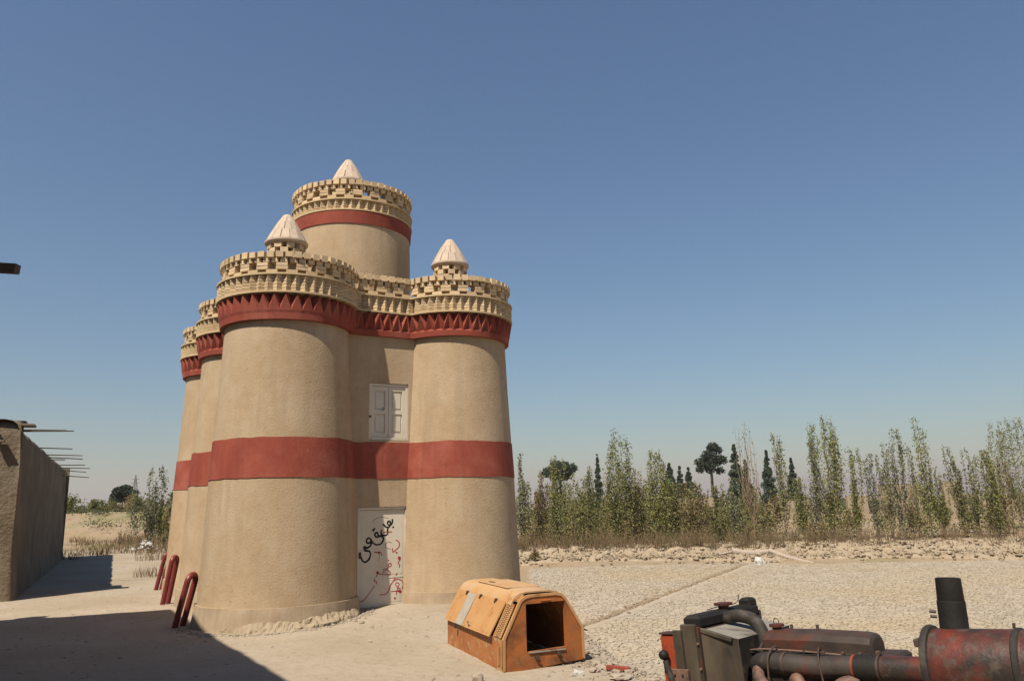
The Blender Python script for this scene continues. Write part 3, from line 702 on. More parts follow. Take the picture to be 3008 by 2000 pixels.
g = MB(); [ribbon(g, p, .043, .3495) for p in B_]; dot(g, 708, 322, .02, .3495); dot(g, 436, 352, .026, .3495); dbuild(g, 'black_graffiti', M['blackspray'])
g = MB(); [ribbon(g, p, .020, .3505) for p in RD]; [dot(g, x, y, r, .3505) for x, y, r in ((765, 662, .019), (653, 756, .014), (757, 1255, .022), (508, 908, .028), (520, 650, .024), (800, 736, .02), (825, 1175, .03))]; dbuild(g, 'red_graffiti', M['redspray'])
g = MB(); [ribbon(g, p, .014, .3500) for p in FD]; dbuild(g, 'faded_graffiti', M['redfade'])
# window with two panelled shutters
win = empty('window', rec(1.55, .32, 2.96) - TW); win.parent = tower; WO = TW + win.location; win['label'] = 'white panelled shutter window above the door'
def wbuild(mb, name, m): return dbuild(mb, name, m, win, WO)
S0, S1, Q0, Q1 = 1.552, 2.372, 2.962, 4.092
f = MB(); rbox(f, S0, S0 + .05, Q0, Q1, .27, .375); rbox(f, S1 - .05, S1, Q0, Q1, .27, .375); rbox(f, S0 + .05, S1 - .05, Q1 - .05, Q1, .27, .375); rbox(f, S0 + .05, S1 - .05, Q0, Q0 + .05, .27, .385); wbuild(f, 'frame', M['white'])
mid = (S0 + S1) / 2
for a, b in ((S0 + .055, mid - .004), (mid + .004, S1 - .055)):
    f = MB(); h0, h1 = Q0 + .055, Q1 - .055; hm = (h0 + h1) / 2 - .04; t = .062
    rbox(f, a, a + t, h0, h1, .315, .355); rbox(f, b - t, b, h0, h1, .315, .355)
    for z_, tt_ in ((h0, .085), (hm, .075), (h1 - .085, .085)): rbox(f, a + t, b - t, z_, z_ + tt_, .315, .355)
    wbuild(f, 'shutter_frame', M['white'])
    for z_a, z_b in ((h0 + .085, hm), (hm + .075, h1 - .085)):
        f = MB(); rbox(f, a + t, b - t, z_a, z_b, .318, .330); rbox(f, a + t + .03, b - t - .03, z_a + .035, z_b - .035, .329, .342, .006); wbuild(f, 'shutter_panel', M['white'])
f = MB(); f.tube([rec(S0 + .02, .37, 3.42), rec(S0 + .02, .41, 3.42)], .022, 8); wbuild(f, 'latch', M['iron'])
f = MB(); f.tube([rec(mid - .12, .35, 3.56), rec(mid - .12, .385, 3.56), rec(mid - .12, .385, 3.62)], .009, 6); wbuild(f, 'handle', M['iron'])
# wall lamp stub on the far left lobe

# ------------------------------------------------------------------ old mud building on the left
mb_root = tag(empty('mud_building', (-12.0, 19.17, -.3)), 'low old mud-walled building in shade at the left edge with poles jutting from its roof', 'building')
W0 = Vector((-12.0, 19.17)); eL = Vector((-.449, .8936)); gL = Vector((-.8936, -.449)); oL = Vector((.8936, .449)); oF = Vector((.449, -.8936))
def mud_building():
    path = []
    for i in range(41): path.append((W0 + gL * (8 * (1 - i / 40)), oF))
    path[-1] = (W0 + gL * .10 + oF * 0, oF); path.append((W0 + gL * .02 + eL * .02, (oF + oL).normalized())); path.append((W0 + eL * .10, oL))
    for i in range(1, 81): path.append((W0 + eL * (20 * i / 80), oL))
    rows = [(-.7, .10), (-.3, .07), (0, .02)] + [(.35 * k, -.02 - .012 * k) for k in range(1, 11)] + [(3.74, -.17), (3.88, -.24), (3.97, -.36), (4.0, -.52), (3.98, -1.2)]
    V = []; F = []; n = len(path)
    for r, (z, off) in enumerate(rows):
        for i, (p, nr) in enumerate(path):
            k = .035 * vnoise(p.x * 1.2 + z, p.y * 1.2 - z * 1.3, 1, 6) + .012 * vnoise(p.x * 5, p.y * 5 + z * 5, 1, 2)
            q = p + nr * (off + k); zz = z + ((.05 * vnoise(p.x * .8, p.y * .8, 1, 3) + (.08 if i > 42 else 0) * vnoise(p.x * 2, p.y * 2, 1, 5) - (.13 if i > 44 else 0)) if z > 3.6 else 0)
            V.append((q.x - W0.x, q.y - W0.y, zz + .3))
    for r in range(len(rows) - 1):
        for i in range(n - 1): F.append((r * n + i, r * n + i + 1, (r + 1) * n + i + 1, (r + 1) * n + i))
    # far end wall and roof
    b = len(V); e1 = W0 + eL * 20 - W0; e2 = e1 - oL * 6
    V += [(e1.x, e1.y, -.4), (e2.x, e2.y, -.4), (e2.x, e2.y, 4.1), (e1.x, e1.y, 4.1)]; F.append((b, b + 1, b + 2, b + 3))
    g8 = gL * 8; b = len(V)
    V += [(g8.x, g8.y, 4.15), (-oL.x * .7, -oL.y * .7, 4.15), (e1.x - oL.x * .7, e1.y - oL.y * .7, 4.15), (e2.x + g8.x, e2.y + g8.y, 4.15)]; F.append((b, b + 1, b + 2, b + 3))
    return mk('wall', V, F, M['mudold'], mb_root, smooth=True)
mud_building()
for t, ln, dz, dy, r in ((2.9, 1.05, 3.99, .02, .035), (3.05, 1.05, 3.96, .02, .028), (5.6, 1.0, 3.72, -.03, .026), (8.6, 1.05, 3.70, -.02, .026), (9.4, 1.30, 3.68, -.08, .03), (9.7, .45, 3.60, 0, .03), (14.6, 1.35, 3.66, 0, .03), (15.2, 1.1, 3.60, -.04, .028), (15.9, 1.0, 3.58, -.14, .028), (16.8, 1.0, 3.40, -.16, .03)):
    p = eL * t - oL * .8; q = eL * t + oL * ln * random.uniform(.55, .95) + eL * random.uniform(-.3, .3)
    f = MB(); f.tube([(p.x, p.y, dz + .3), (q.x, q.y, dz + .3 + dy)], [r * .8, r * .6], 7); f.build('roof_pole', M['darkbark'], mb_root)
f = MB(); f.box((*(oF * .0 + gL * .55), 3.75), (.20, .20, .05), Rz(math.radians(26.7))); f.box((*(oF * .0 + gL * .55), 3.64), (.06, .1, .16), Rz(math.radians(26.7))); f.build('drain_spout', M['mudold'], mb_root)
f = MB(); f.box((*(eL * .35 - oL * .02), 4.17), (.30, .5, .06), Rz(math.radians(26.7)), .01); f.build('roof_slab', M['wood'], mb_root)

# ------------------------------------------------------------------ two-storey building beside the photographer (left, out of frame; throws the yard shadow)
def sunback(x, y, h, z0=-.3):
    t = (h - z0) / -LDIR.z; return Vector((x - LDIR.x * t, y - LDIR.y * t))
HR = 6.5
k1 = sunback(-7.20, 16.80, HR); k2 = sunback(-2.68, 9.6, HR); k0 = sunback(-9.95, 15.75, HR)
d12 = (k2 - k1).normalized(); d10 = (k0 - k1).normalized()
k3 = k1 + d12 * 14; k4 = k1 + d10 * 9; k5 = k4 + d12 * 14
sb = tag(empty('side_building', (k1.x, k1.y, -.3)), 'plastered two-storey building left of the view, only its roof beam end showing in the sky', 'building')
def sbm(mb, name, m): return mk(name, [(v[0] - k1.x, v[1] - k1.y, v[2] + .3) for v in mb.v], mb.f, m, sb)
f = MB()
ins = .35
c1 = k1 + (d12 + d10) * ins; c3 = k3 + d10 * ins; c4 = k4 + d12 * ins; c5 = k5
f.prism([(c1.x, c1.y), (c4.x, c4.y), (c5.x, c5.y), (c3.x, c3.y)], -.5, HR - .3); sbm(f, 'wall', M['plasterw'])
f = MB(); f.prism([(k1.x, k1.y), (k4.x, k4.y), (k5.x, k5.y), (k3.x, k3.y)], HR - .3, HR); sbm(f, 'roof_slab', M['plasterw'])
# uneven plaster lip on the roof edge
V = []; F = []
for i in range(61):
    p = k1 + d12 * (14 * i / 60); w_ = .05 + .05 * vnoise(i * .45, 2, 1, 1)
    o2 = Vector((-d12.y, d12.x)); o2 = o2 if o2.dot(d10) < 0 else -o2
    for a_, b_ in ((0.0, -.32), (w_, -.2), (w_, -.05), (0, .03), (-.3, .03)): q = p + o2 * a_; V.append((q.x - k1.x, q.y - k1.y, HR + b_ + .3))
for i in range(60):
    for k in range(4): F.append((i * 5 + k, i * 5 + k + 1, (i + 1) * 5 + k + 1, (i + 1) * 5 + k))
mk('roof_lip', V, F, M['plasterw'], sb)
q = k1 + d10 * 2.62; f = MB(); f.box((q.x, q.y, HR + .22), (.30, .30, .44), Rz(math.atan2(d10.y, d10.x))); sbm(f, 'chimney', M['plasterw'])
E1 = aty(52, 766, 8.0); f = MB(); f.box((E1.x - 1.0, E1.y + .02, E1.z), (2.0, .09, .098), Matrix.Rotation(math.radians(5), 3, 'Y')); sbm(f, 'roof_beam', M['darkbark'])

# ------------------------------------------------------------------ red pipe hoops round the tower
def hoop(x, y, yaw, lean, h, wdt, lab):
    r = .052; pts = []
    for k in range(5): pts.append((-wdt / 2, 0, -.25 + (h - wdt / 2 + .25) * k / 4))
    for k in range(1, 12): a = PI - PI * k / 12; pts.append((wdt / 2 * math.cos(a), 0, h - wdt / 2 + wdt / 2 * math.sin(a)))
    for k in range(5): pts.append((wdt / 2, 0, h - wdt / 2 - (h - wdt / 2 + .25) * k / 4))
    f = MB(); f.tube(pts, r, 14); o = f.build('hoop_barrier', M['hoop'], None, True); o.location = (x, y, gz(x, y))
    o.rotation_euler = (Matrix.Rotation(math.radians(lean), 3, 'Y') @ Rz(math.radians(yaw))).to_euler()
    return tag(o, lab, 'barrier', 'red pipe hoops guarding the tower foot')
hoop(-5.99, 14.40, 80, 13, .90, .24, 'nearest red pipe hoop, half in shadow, leaning at the foot of the near left turret')
hoop(-7.72, 17.78, 84, 9, 1.0, .22, 'right one of the far pair of red pipe hoops, before the second turret')
hoop(-9.36, 21.10, 80, 12, .94, .22, 'farthest red pipe hoop, left one of the pair near the rear turret')

# ------------------------------------------------------------------ orange engine canopy lying on the yard
can = tag(empty('engine_canopy', (-.203, 9.885, gz(-.2, 9.9) + .0), math.radians(23)), 'rusty orange sheet-metal engine canopy with a square opening lying on the ground', 'engine canopy')
# local: x across the front (0..1.10), y towards the back (0..1.95), z up
SEC = [(0, 0), (0, .405), (.222, .865), (.25, .905), (.30, .937), (.37, .955), (.74, .96), (.815, .94), (.868, .885), (1.10, .47), (1.10, .03)]
LEN = 2.12
can.scale = (1.0, 1.0, .905)
def inset(poly, t):
    c = Vector((.55, .45)); return [tuple(Vector(p) + (c - Vector(p)).normalized() * t) for p in poly]
def canopy():
    # lower side panel left, right side, back plate, front plate with opening
    def slab(name, a, b, y0, y1, m, t=.018, inner=(1, 0), bev=0):
        # panel between section points a and b from y0 to y1 with thickness t inwards
        a, b = Vector(a), Vector(b); e = (b - a).normalized(); nr = Vector((e.y, -e.x))
        if nr.dot(Vector((.55, .4)) - a) < 0: nr = -nr
        V = []
        for y in (y0, y1):
            for p in (a, b, b + nr * t, a + nr * t): V.append((p.x, y, p.y))
        return mk(name, V, [(0, 1, 2, 3), (7, 6, 5, 4), (0, 4, 5, 1), (1, 5, 6, 2), (2, 6, 7, 3), (3, 7, 4, 0)], m, can)
    slab('side_panel', SEC[0], SEC[1], .10, LEN, M['orange'])
    slab('side_panel', SEC[9], SEC[10], .02, LEN, M['orange'])
    slab('corner_post', SEC[0], (0, .40), .0, .10, M['orangedoor'], .03)
    slab('side_slope', SEC[8], SEC[9], .02, LEN, M['orange'])
    # top cover: curved sheet, overhanging
    top = [(.180, .820), (.222, .897), (.258, .935), (.31, .962), (.39, .976), (.55, .980), (.72, .978), (.82, .957), (.885, .895)]
    V = []; F = []; ny = 6
    for j in range(ny + 1):
        y = .16 + (LEN + .02 - .16) * j / ny
        for k, p in enumerate(top): V.append((p[0], y, p[1] + .012 * math.sin(PI * j / ny) * (1 if 2 < k < 7 else 0)))
        for p in top: V.append((p[0] + (.55 - p[0]) * .03, y, p[1] - .02))
    n = len(top)
    for j in range(ny):
        for k in range(n - 1):
            a = j * 2 * n + k; F.append((a, a + 2 * n, a + 2 * n + 1, a + 1)); F.append((a + n, a + n + 1, a + 3 * n + 1, a + 3 * n))
        a = j * 2 * n; F.append((a, a + n, a + 3 * n, a + 2 * n)); a += n - 1; F.append((a, a + 2 * n, a + 3 * n, a + n))
    for j, fl in ((0, 1), (ny, 0)):
        for k in range(n - 1): a = j * 2 * n + k; F.append((a, a + 1, a + n + 1, a + n))
    auto_smooth(mk('top_cover', V, F, M['orangetop'], can), 40)
    f = MB(); f.box((.55, 1.15, .990), (.46, 1.1, .012), None, .003); f.build('top_hatch', M['orangetop'], can)
    f = MB(); f.box((.42, 1.40, 1.000), (.04, .18, .012), None, .003); f.build('top_slot', M['vent'], can)
    # front hoop strip between front plate and top cover
    def front_ring(y0, y1, name, m, sec, t):
        o = sec; i_ = inset(sec, t); n = len(o); V = [(p[0], y0, p[1]) for p in o] + [(p[0], y0, p[1]) for p in i_] + [(p[0], y1, p[1]) for p in o] + [(p[0], y1, p[1]) for p in i_]; F = []
        for k in range(n - 1):
            F += [(k, k + 1, n + k + 1, n + k), (2 * n + k, 3 * n + k, 3 * n + k + 1, 2 * n + k + 1), (k, 2 * n + k, 2 * n + k + 1, k + 1), (n + k, n + k + 1, 3 * n + k + 1, 3 * n + k)]
        for k in (0, n - 1): F.append((k, n + k, 3 * n + k, 2 * n + k) if k == 0 else (k, 2 * n + k, 3 * n + k, n + k))
        return mk(name, V, F, m, can)
    front_ring(-.012, .028, 'front_rim', M['orangedoor'], SEC[:10] + [(1.10, .06)], .035)
    # front plate with a square opening: polygon ring quads
    ox0, ox1, oz0, oz1 = .315, .845, .225, .835
    P = [(.012, .0), (.012, .40), (.245, .885), (.30, .925), (.37, .942), (.74, .948), (.81, .928), (.858, .878), (1.085, .465), (1.085, .06), (.75, .035), (.40, -.005)]
    Q = [(ox0, oz0), (ox0, oz0 + .13), (ox0, oz1), (ox0 + .04, oz1), (ox0 + .10, oz1), (ox1 - .12, oz1 + .01), (ox1 - .05, oz1 + .01), (ox1, oz1 + .01), (ox1, oz0 + .15), (ox1, oz0 + .02), (ox1 - .15, oz0 + .015), (ox0 + .10, oz0)]
    n = len(P); V = [(p[0], .0, p[1]) for p in P] + [(p[0], -.002, p[1]) for p in Q] + [(p[0], .02, p[1]) for p in P] + [(p[0], .045, p[1]) for p in Q]; F = []
    for k in range(n):
        j = (k + 1) % n; F += [(k, j, n + j, n + k), (2 * n + k, 3 * n + k, 3 * n + j, 2 * n + j), (n + k, n + j, 3 * n + j, 3 * n + k), (k, 2 * n + k, 2 * n + j, j)]
    mk('front_plate', V, F, M['rustfront'], can)
    f = MB(); f.box((.585, -.012, oz1 + .035), (.14, .02, .018), None, .004); f.build('name_plate_bracket', M['rustfront'], can)
    for x, z in ((.44, .155), (.74, .175)):
        f = MB(); f.box((x, -.014, z), (.05, .026, .035), None, .005); f.tube([(x - .02, -.03, z - .02), (x + .03, -.035, z - .03)], .009, 6); f.build('bracket', M['iron'], can)
    f = MB(); f.box((.585, -.01, oz0 - .012), (.50, .018, .018), None, .004); f.build('opening_lip', M['dustgrey'], can)
    # back plate and dark liner floor
    mk('back_plate', [(p[0], LEN, p[1]) for p in SEC] + [(p[0], LEN - .02, p[1]) for p in SEC], [tuple(range(10, -1, -1)), tuple(range(11, 22))], M['orange'], can)
    # hinged side door on the left slope, standing slightly open at the bottom
    a = Vector((.195, .842)); b = Vector((-.03, .395)); e = (b - a).normalized(); nr = Vector((-abs(e.y), -e.x)).normalized(); nr = Vector((e.y, -e.x)); nr = nr if nr.x < 0 else -nr
    y0, y1 = .32, LEN + .02
    def dpt(s, y, o): p = a + (b - a) * s + nr * (o + .02 * s * (1 - (y - y0) / (y1 - y0))); return (p.x, y, p.y)
    V = [dpt(s, y, o) for o in (.012, -.004) for s in (0, 1.0) for y in (y0, y1)]
    mk('side_door', V, [(0, 1, 3, 2), (4, 6, 7, 5), (0, 2, 6, 4), (1, 5, 7, 3), (0, 4, 5, 1), (2, 3, 7, 6)], M['orangedoor'], can)
    V = [dpt(s, y, .0145 + .001) for s in (0.02, .995) for y in (1.36, 1.66)]; mk('grey_stripe', V, [(0, 1, 3, 2)], M['greystripe'], can)
    for y in (.62, 1.18, 1.72):
        p = Vector(dpt(.015, y, .02)); q = Vector(dpt(.11, y + .02, .022)); f = MB(); f.tube([p, q], [.016, .011], 7); f.box(p, (.03, .05, .03), None, .006); f.build('hinge', M['iron'], can)
    p = Vector(dpt(.86, 1.14, .03)); f = MB(); f.tube([Vector(dpt(.83, 1.18, .014)), Vector(dpt(.84, 1.17, .04)), Vector(dpt(.90, 1.08, .04)), Vector(dpt(.91, 1.07, .014))], .009, 6); f.build('door_handle', M['wood'], can)
    p = Vector(dpt(1.0, 1.62, .01)); f = MB(); f.box(p + Vector((-.01, 0, -.03)), (.03, .045, .075), None, .006); f.build('latch', M['iron'], can)
    # inner slope behind the door and the perforated vent strip at the front
    slab('inner_slope', (.012, .405), (.215, .825), .16, LEN, M['rustfront'], .012)
    def vent(y0, y1, s0, s1, A, B):
        A = Vector(A); B = Vector(B); e = (B - A); 
        V = []; P = lambda s, y, o: ((A + e * s + Vector((-e.y, e.x)).normalized() * o).x, y, (A + e * s + Vector((-e.y, e.x)).normalized() * o).y)
        V = [P(s, y, .0) for s in (s0, s1) for y in (y0, y1)]; mk('vent_panel', V, [(0, 1, 3, 2)], M['vent'], can)
        ns = int((s1 - s0) * e.length / .030); f = MB()
        for k in range(ns):
            s = s0 + (s1 - s0) * (k + .5) / ns
            for yy in range(3):
                ya = y0 + (y1 - y0) * (yy + .10) / 3; yb_ = y0 + (y1 - y0) * (yy + .90) / 3; off = (.5 if yy % 2 else 0) * (s1 - s0) / ns
                c = [P(s + off - .009 / e.length, ya, .006), P(s + off + .009 / e.length, ya, .006), P(s + off + .009 / e.length, yb_, .006), P(s + off - .009 / e.length, yb_, .006)]
                f.add(c, [(0, 1, 2, 3)])
        f.build('vent_louvres', M['orangedoor'], can)
        for y in (y0 - .012, y1 + .012):
            f = MB(); f.box((0, 0, 0), (.001, .001, .001)); V = [P(s, yy, o) for o in (.0, .012) for s in (s0, s1) for yy in (y - .011, y + .011)]
            mk('vent_border', V, [(0, 1, 3, 2), (4, 6, 7, 5), (0, 2, 6, 4), (1, 5, 7, 3), (0, 4, 5, 1), (2, 3, 7, 6)], M['orangedoor'], can)
    vent(.075, .26, 0, .98, (.0, .415), (.205, .845)); vent(.035, .115, .12, .75, (-.004, .02), (-.004, .40)); vent(.045, .15, 0, 1, (.224, .865), (.31, .952))
canopy()

# ------------------------------------------------------------------ old diesel engine, near right
EA = -.782
eng = tag(empty('diesel_engine', (1.235, 5.0, .225), EA), 'greasy old diesel engine with radiator, red drum and black stack in the right foreground', 'engine')
EZ = 0.0
eng.scale = (.762, .762, .767); eng.rotation_euler = (Rz(EA) @ Matrix.Rotation(math.radians(-4.2), 3, 'Y')).to_euler()
# local: x along the crankshaft (radiator at 0, air cleaner at 1.5+), y away from the camera, z measured from the ground
def L_(x, y, z): return (x, y, z - EZ)
def ebx(name, c, d, m, bev=.01, rot=None): f = MB(); f.box(L_(*c), d, rot, bev); return f.build(name, m, eng)
def etube(name, pts, r, m, n=14): f = MB(); f.tube([L_(*p) for p in pts], r, n); o = f.build(name, m, eng); return auto_smooth(o, 40)
RXM = Matrix.Rotation(PI / 2, 3, 'Y')
def curve(pts, k=6):
    P = [Vector(p) for p in pts]; Q = []
    for i in range(len(P) - 1):
        p0, p1, p2, p3 = P[max(i - 1, 0)], P[i], P[i + 1], P[min(i + 2, len(P) - 1)]
        for j in range(k): t = j / k; Q.append(.5 * ((2 * p1) + (p2 - p0) * t + (2 * p0 - 5 * p1 + 4 * p2 - p3) * t * t + (3 * p1 - p0 - 3 * p2 + p3) * t ** 3))
    return [tuple(q) for q in Q] + [tuple(P[-1])]
def engine():
    # skid frame and block (mostly below the frame edge)
    for y in (-.28, .28): ebx('skid_rail', (.95, y, -.24), (2.7, .12, .12), M['soot_and_shade'])
    for x in (.0, .95, 1.9): ebx('stand', (x, 0, -.56), (.14, .70, .55), M['soot_and_shade'], .01)
    ebx('sump', (.95, 0, .02), (1.05, .36, .42), M['soot_and_shade'], .03)
    ebx('engine_block', (.95, 0, .40), (1.1, .44, .46), M['soot_and_shade'], .03)
    ebx('cylinder_head', (.92, .02, .66), (.98, .36, .10), M['enginegrime'], .02)
    # radiator
    ebx('radiator_core', (-.03, .19, .42), (.10, .94, .95), M['soot_and_shade'], .01)
    ebx('top_tank', (-.035, .195, .925), (.15, .93, .105), M['rubber'], .025)
    ebx('tank_seam', (-.035, .195, .870), (.17, .95, .018), M['enginegrime'], .004)
    ebx('bottom_tank', (-.03, .14, -.08), (.15, .82, .14), M['soot_and_shade'], .02)
    ebx('radiator_frame', (-.03, -.335, .42), (.13, .035, 1.0), M['brownmetal'], .006)
    ebx('radiator_frame', (-.03, .69, .42), (.13, .035, 1.0), M['brownmetal'], .006)
    f = MB(); f.lathe([(.045, 0), (.045, .03), (.075, .032), (.078, .05), (.03, .056)], 18, L_(-.03, .22, .975)); f.build('filler_cap', M['enginegrime'], eng)
    etube('overflow_wire', curve([(-.05, .0, .99), (-.04, .12, 1.0), (-.02, .36, 1.0), (0, .42, 1.03), (.0, .43, 1.07)]), .004, M['iron'], 5)
    ebx('tank_bracket', (-.02, .60, .985), (.10, .12, .09), M['soot_and_shade'], .02)
    # fan shroud: box with a round opening on the engine side
    ybk = (-.30, .56); z0, z1 = .02, .845; x0, x1 = .04, .36
    V = [L_(x0, ybk[0], z0), L_(x0, ybk[1], z0), L_(x0, ybk[1], z1 + .03), L_(x0, ybk[0], z1 + .03), L_(x1, ybk[0] + .02, z0), L_(x1, ybk[1] - .02, z0), L_(x1, ybk[1] - .02, z1 - .03), L_(x1, ybk[0] + .02, z1 - .03)]
    mk('shroud_side', [V[0], V[3], V[7], V[4]], [(0, 1, 2, 3)], M['brownmetal'], eng)
    mk('shroud_side', [V[1], V[5], V[6], V[2]], [(0, 1, 2, 3)], M['brownmetal'], eng)
    mk('shroud_top', [V[3], V[2], V[6], V[7]], [(0, 1, 2, 3)], M['dustgrey'], eng)
    n = 40; cz = .42; rc = .29; Vf = []; Ff = []
    for k in range(n):
        a = 2 * PI * k / n; c_, s_ = math.cos(a), math.sin(a); hy = .28; hz = (z1 - .03 - cz) if s_ > 0 else (cz - z0)
        hy = .41; q = min(hy / max(1e-6, abs(c_)), hz / max(1e-6, abs(s_))); Vf.append(L_(x1, .13 + c_ * q, cz + s_ * q)); Vf.append(L_(x1 + .012, .015 + c_ * rc, cz + s_ * rc)); Vf.append(L_(x1 - .05, .015 + c_ * rc, cz + s_ * rc))
    for k in range(n): j = (k + 1) % n; Ff += [(3 * k, 3 * j, 3 * j + 1, 3 * k + 1), (3 * k + 1, 3 * j + 1, 3 * j + 2, 3 * k + 2)]
    mk('shroud_face', Vf, Ff, M['soot_and_shade'], eng)  # whole face coloured black, painting in the shade of the fan opening
    ebx('shroud_flange', (.18, -.292, .842), (.28, .03, .035), M['brownmetal'], .006, Matrix.Rotation(math.radians(14), 3, 'Y'))
    ebx('shroud_edge', (.045, -.315, .45), (.02, .03, .90), M['enginegrime'], .004)
    # fan and pulley
    f = MB()
    for k in range(6):
        a = 2 * PI * k / 6; Mx = Matrix.Rotation(a, 3, 'X') @ Matrix.Rotation(math.radians(28), 3, 'Z'); f.box(Vector(L_(.28, .13, cz)) + Matrix.Rotation(a, 3, 'X') @ Vector((0, 0, .14)), (.006, .09, .22), Mx, .002)
    f.build('fan_blades', M['soot_and_shade'], eng)
    f = MB(); f.lathe([(.03, 0), (.085, 0), (.07, .015), (.085, .03), (.03, .03)], 20, L_(.40, .13, cz), RXM); f.build('fan_pulley', M['steel'], eng)
    f = MB(); f.lathe([(.05, 0), (.15, 0), (.13, .02), (.15, .04), (.05, .04)], 24, L_(.30, -.05, .30), RXM); f.build('crank_pulley', M['soot_and_shade'], eng)
    etube('fan_belt', curve([(.28, -.08, cz + .05), (.29, -.14, cz - .05), (.30, -.19, .30)]), .012, M['rubber'], 6)
    # red panel box on the far left with lever
    ebx('control_box', (-.22, -.30, .64), (.14, .10, .40), M['brightred'], .008)
    ebx('control_box_lid', (-.22, -.30, .85), (.16, .12, .014), M['enginegrime'], .004)
    ebx('control_plate', (-.115, -.365, .73), (.075, .03, .30), M['brownmetal'], .004)
    ebx('lower_cabinet', (-.20, -.30, .18), (.20, .12, .52), M['enginegrime'], .01)
    ebx('bracket_plate', (-.13, -.375, .52), (.16, .02, .16), M['bareiron'], .004)
    for x, z in ((-.17, .56), (-.10, .56), (-.10, .48)): ebx('bolt', (x, -.39, z), (.016, .014, .016), M['iron'], .003)
    etube('lever', [(-.235, -.40, .66), (-.17, -.41, .45), (-.10, -.415, .10)], .024, M['greyhose'], 10)
    f = MB(); f.lathe([(.005, -.04), (.032, -.025), (.042, 0), (.032, .025), (.005, .04)], 14, L_(-.245, -.40, .70)); auto_smooth(f.build('lever_knob', M['soot_and_shade'], eng), 60)
    # top hose from the tank to the engine
    etube('top_hose', curve([(.03, .12, .915), (.16, .11, .935), (.30, .10, .90), (.38, .06, .80), (.40, .03, .66)]), .05, M['greyhose'], 16)
    # rocker cover
    SECR = [(-.13, 0), (-.13, .075), (-.10, .115), (-.05, .135), (.05, .135), (.10, .115), (.13, .075), (.13, 0)]
    V = []; F = []; xsx = [.44, .455, .50, .85, 1.20, 1.245, 1.26]; sc = [.80, .93, 1, 1, 1, .93, .78]
    for x, s in zip(xsx, sc):
        for p in SECR: V.append(L_(x, p[0] * s + .03, .715 + p[1] * s - (.012 if x > 1 else 0)))
    n = len(SECR)
    for i in range(len(xsx) - 1):
        for k in range(n - 1): a = i * n + k; F.append((a, a + n, a + n + 1, a + 1))
    F += [tuple(range(n - 1, -1, -1)), tuple((len(xsx) - 1) * n + k for k in range(n))]
    auto_smooth(mk('rocker_cover', [(v[0], v[1], v[2]) for v in V], F, M['enginegrime'], eng), 30)
    f = MB(); f.lathe([(.035, -.03), (.035, .012), (.055, .014), (.055, .032), (.02, .034)], 18, L_(.52, .03, .855)); f.build('oil_cap', M['enginegrime'], eng)
    etube('cap_ring', [(.52 + .022 * math.cos(a), .03, .905 + .022 * math.sin(a)) for a in np.linspace(-.6, PI + .6, 10)], .0035, M['iron'], 5)
    for x in (.64, .84): 
        etube('cover_bolt', [(x, .03, .84), (x, .03, .885)], .011, M['iron'], 6)
    ebx('head_gasket_rail', (.80, -.12, .708), (.90, .05, .018), M['greyhose'], .004)
    etube('fuel_line', curve([(.36, -.14, .72), (.5, -.17, .735), (.7, -.16, .73), (.9, -.15, .72), (1.2, -.13, .70)]), .007, M['bareiron'], 6)
    # intake pipe along the near side, in clamped sections, to the air cleaner
    zc_ = .645; yy = -.20
    etube('intake_elbow', curve([(.40, -.06, .58), (.43, -.15, .62), (.52, yy, zc_ + .005), (.66, yy, zc_)]), .072, M['greyhose'], 18)
    etube('hose_clamp', [(.655, yy, zc_), (.680, yy, zc_)], .078, M['iron'], 18)
    etube('intake_pipe', curve([(.68, yy, zc_), (.85, yy - .005, zc_ - .012), (1.00, yy, zc_ - .008), (1.17, yy, zc_)]), .073, M['pipegrime'], 20)
    etube('hose_clamp', [(1.165, yy, zc_), (1.18, yy, zc_)], .080, M['brightred'], 18)
    etube('rubber_sleeve', [(1.18, yy, zc_), (1.36, yy, zc_)], .080, M['rubber'], 18)
    etube('hose_clamp', [(1.335, yy, zc_), (1.35, yy, zc_)], .087, M['iron'], 18)
    ebx('clamp_screw', (1.34, yy, zc_ + .095), (.03, .03, .03), M['iron'], .006)
    etube('inlet_neck', [(1.36, yy, zc_), (1.64, yy, zc_)], .082, M['enginered'], 18)
    etube('inlet_flange', [(1.615, yy, zc_), (1.64, yy, zc_)], .094, M['iron'], 18)
    # exhaust manifold runners below
    etube('exhaust_runner', curve([(.46, -.23, .60), (.49, -.29, .55), (.56, -.33, .50), (.66, -.36, .46)]), [.045] * 18 + [.05], M['bareiron'], 14)
    etube('exhaust_runner', curve([(.74, -.24, .54), (.78, -.28, .56), (.84, -.31, .50), (1.00, -.31, .48), (1.10, -.28, .55), (1.18, -.22, .56)]), .042, M['bareiron'], 12)
    f = MB(); f.lathe([(.03, 0), (.12, .0), (.12, .035), (.03, .04)], 20, L_(.34, -.22, .36), RXM); f.build('alternator_pulley', M['steel'], eng)
    f = MB(); f.lathe([(.03, 0), (.085, .0), (.09, .04), (.09, .17), (.06, .2)], 20, L_(.38, -.22, .36), RXM); f.build('alternator', M['brownmetal'], eng)
    etube('fan_guard_rim', [(.42, .10 + .36 * math.cos(a), cz + .36 * math.sin(a)) for a in np.linspace(.9, 3.9, 28)], .011, M['iron'], 6)
    # air cleaner drum with end caps and stack
    ax, az_, rd = 1.66, .685, .215; ayy = -.17
    f = MB(); f.lathe([(rd * .62, 0), (rd * 1.06, .0), (rd * 1.09, .02), (rd * 1.06, .04), (rd * .98, .045)], 40, L_(ax, ayy, az_), RXM, cap=False); f.lathe([(.05, .01), (rd, .01)], 40, L_(ax, ayy, az_), RXM); auto_smooth(f.build('drum_end_cap', M['greyhose'], eng), 40)
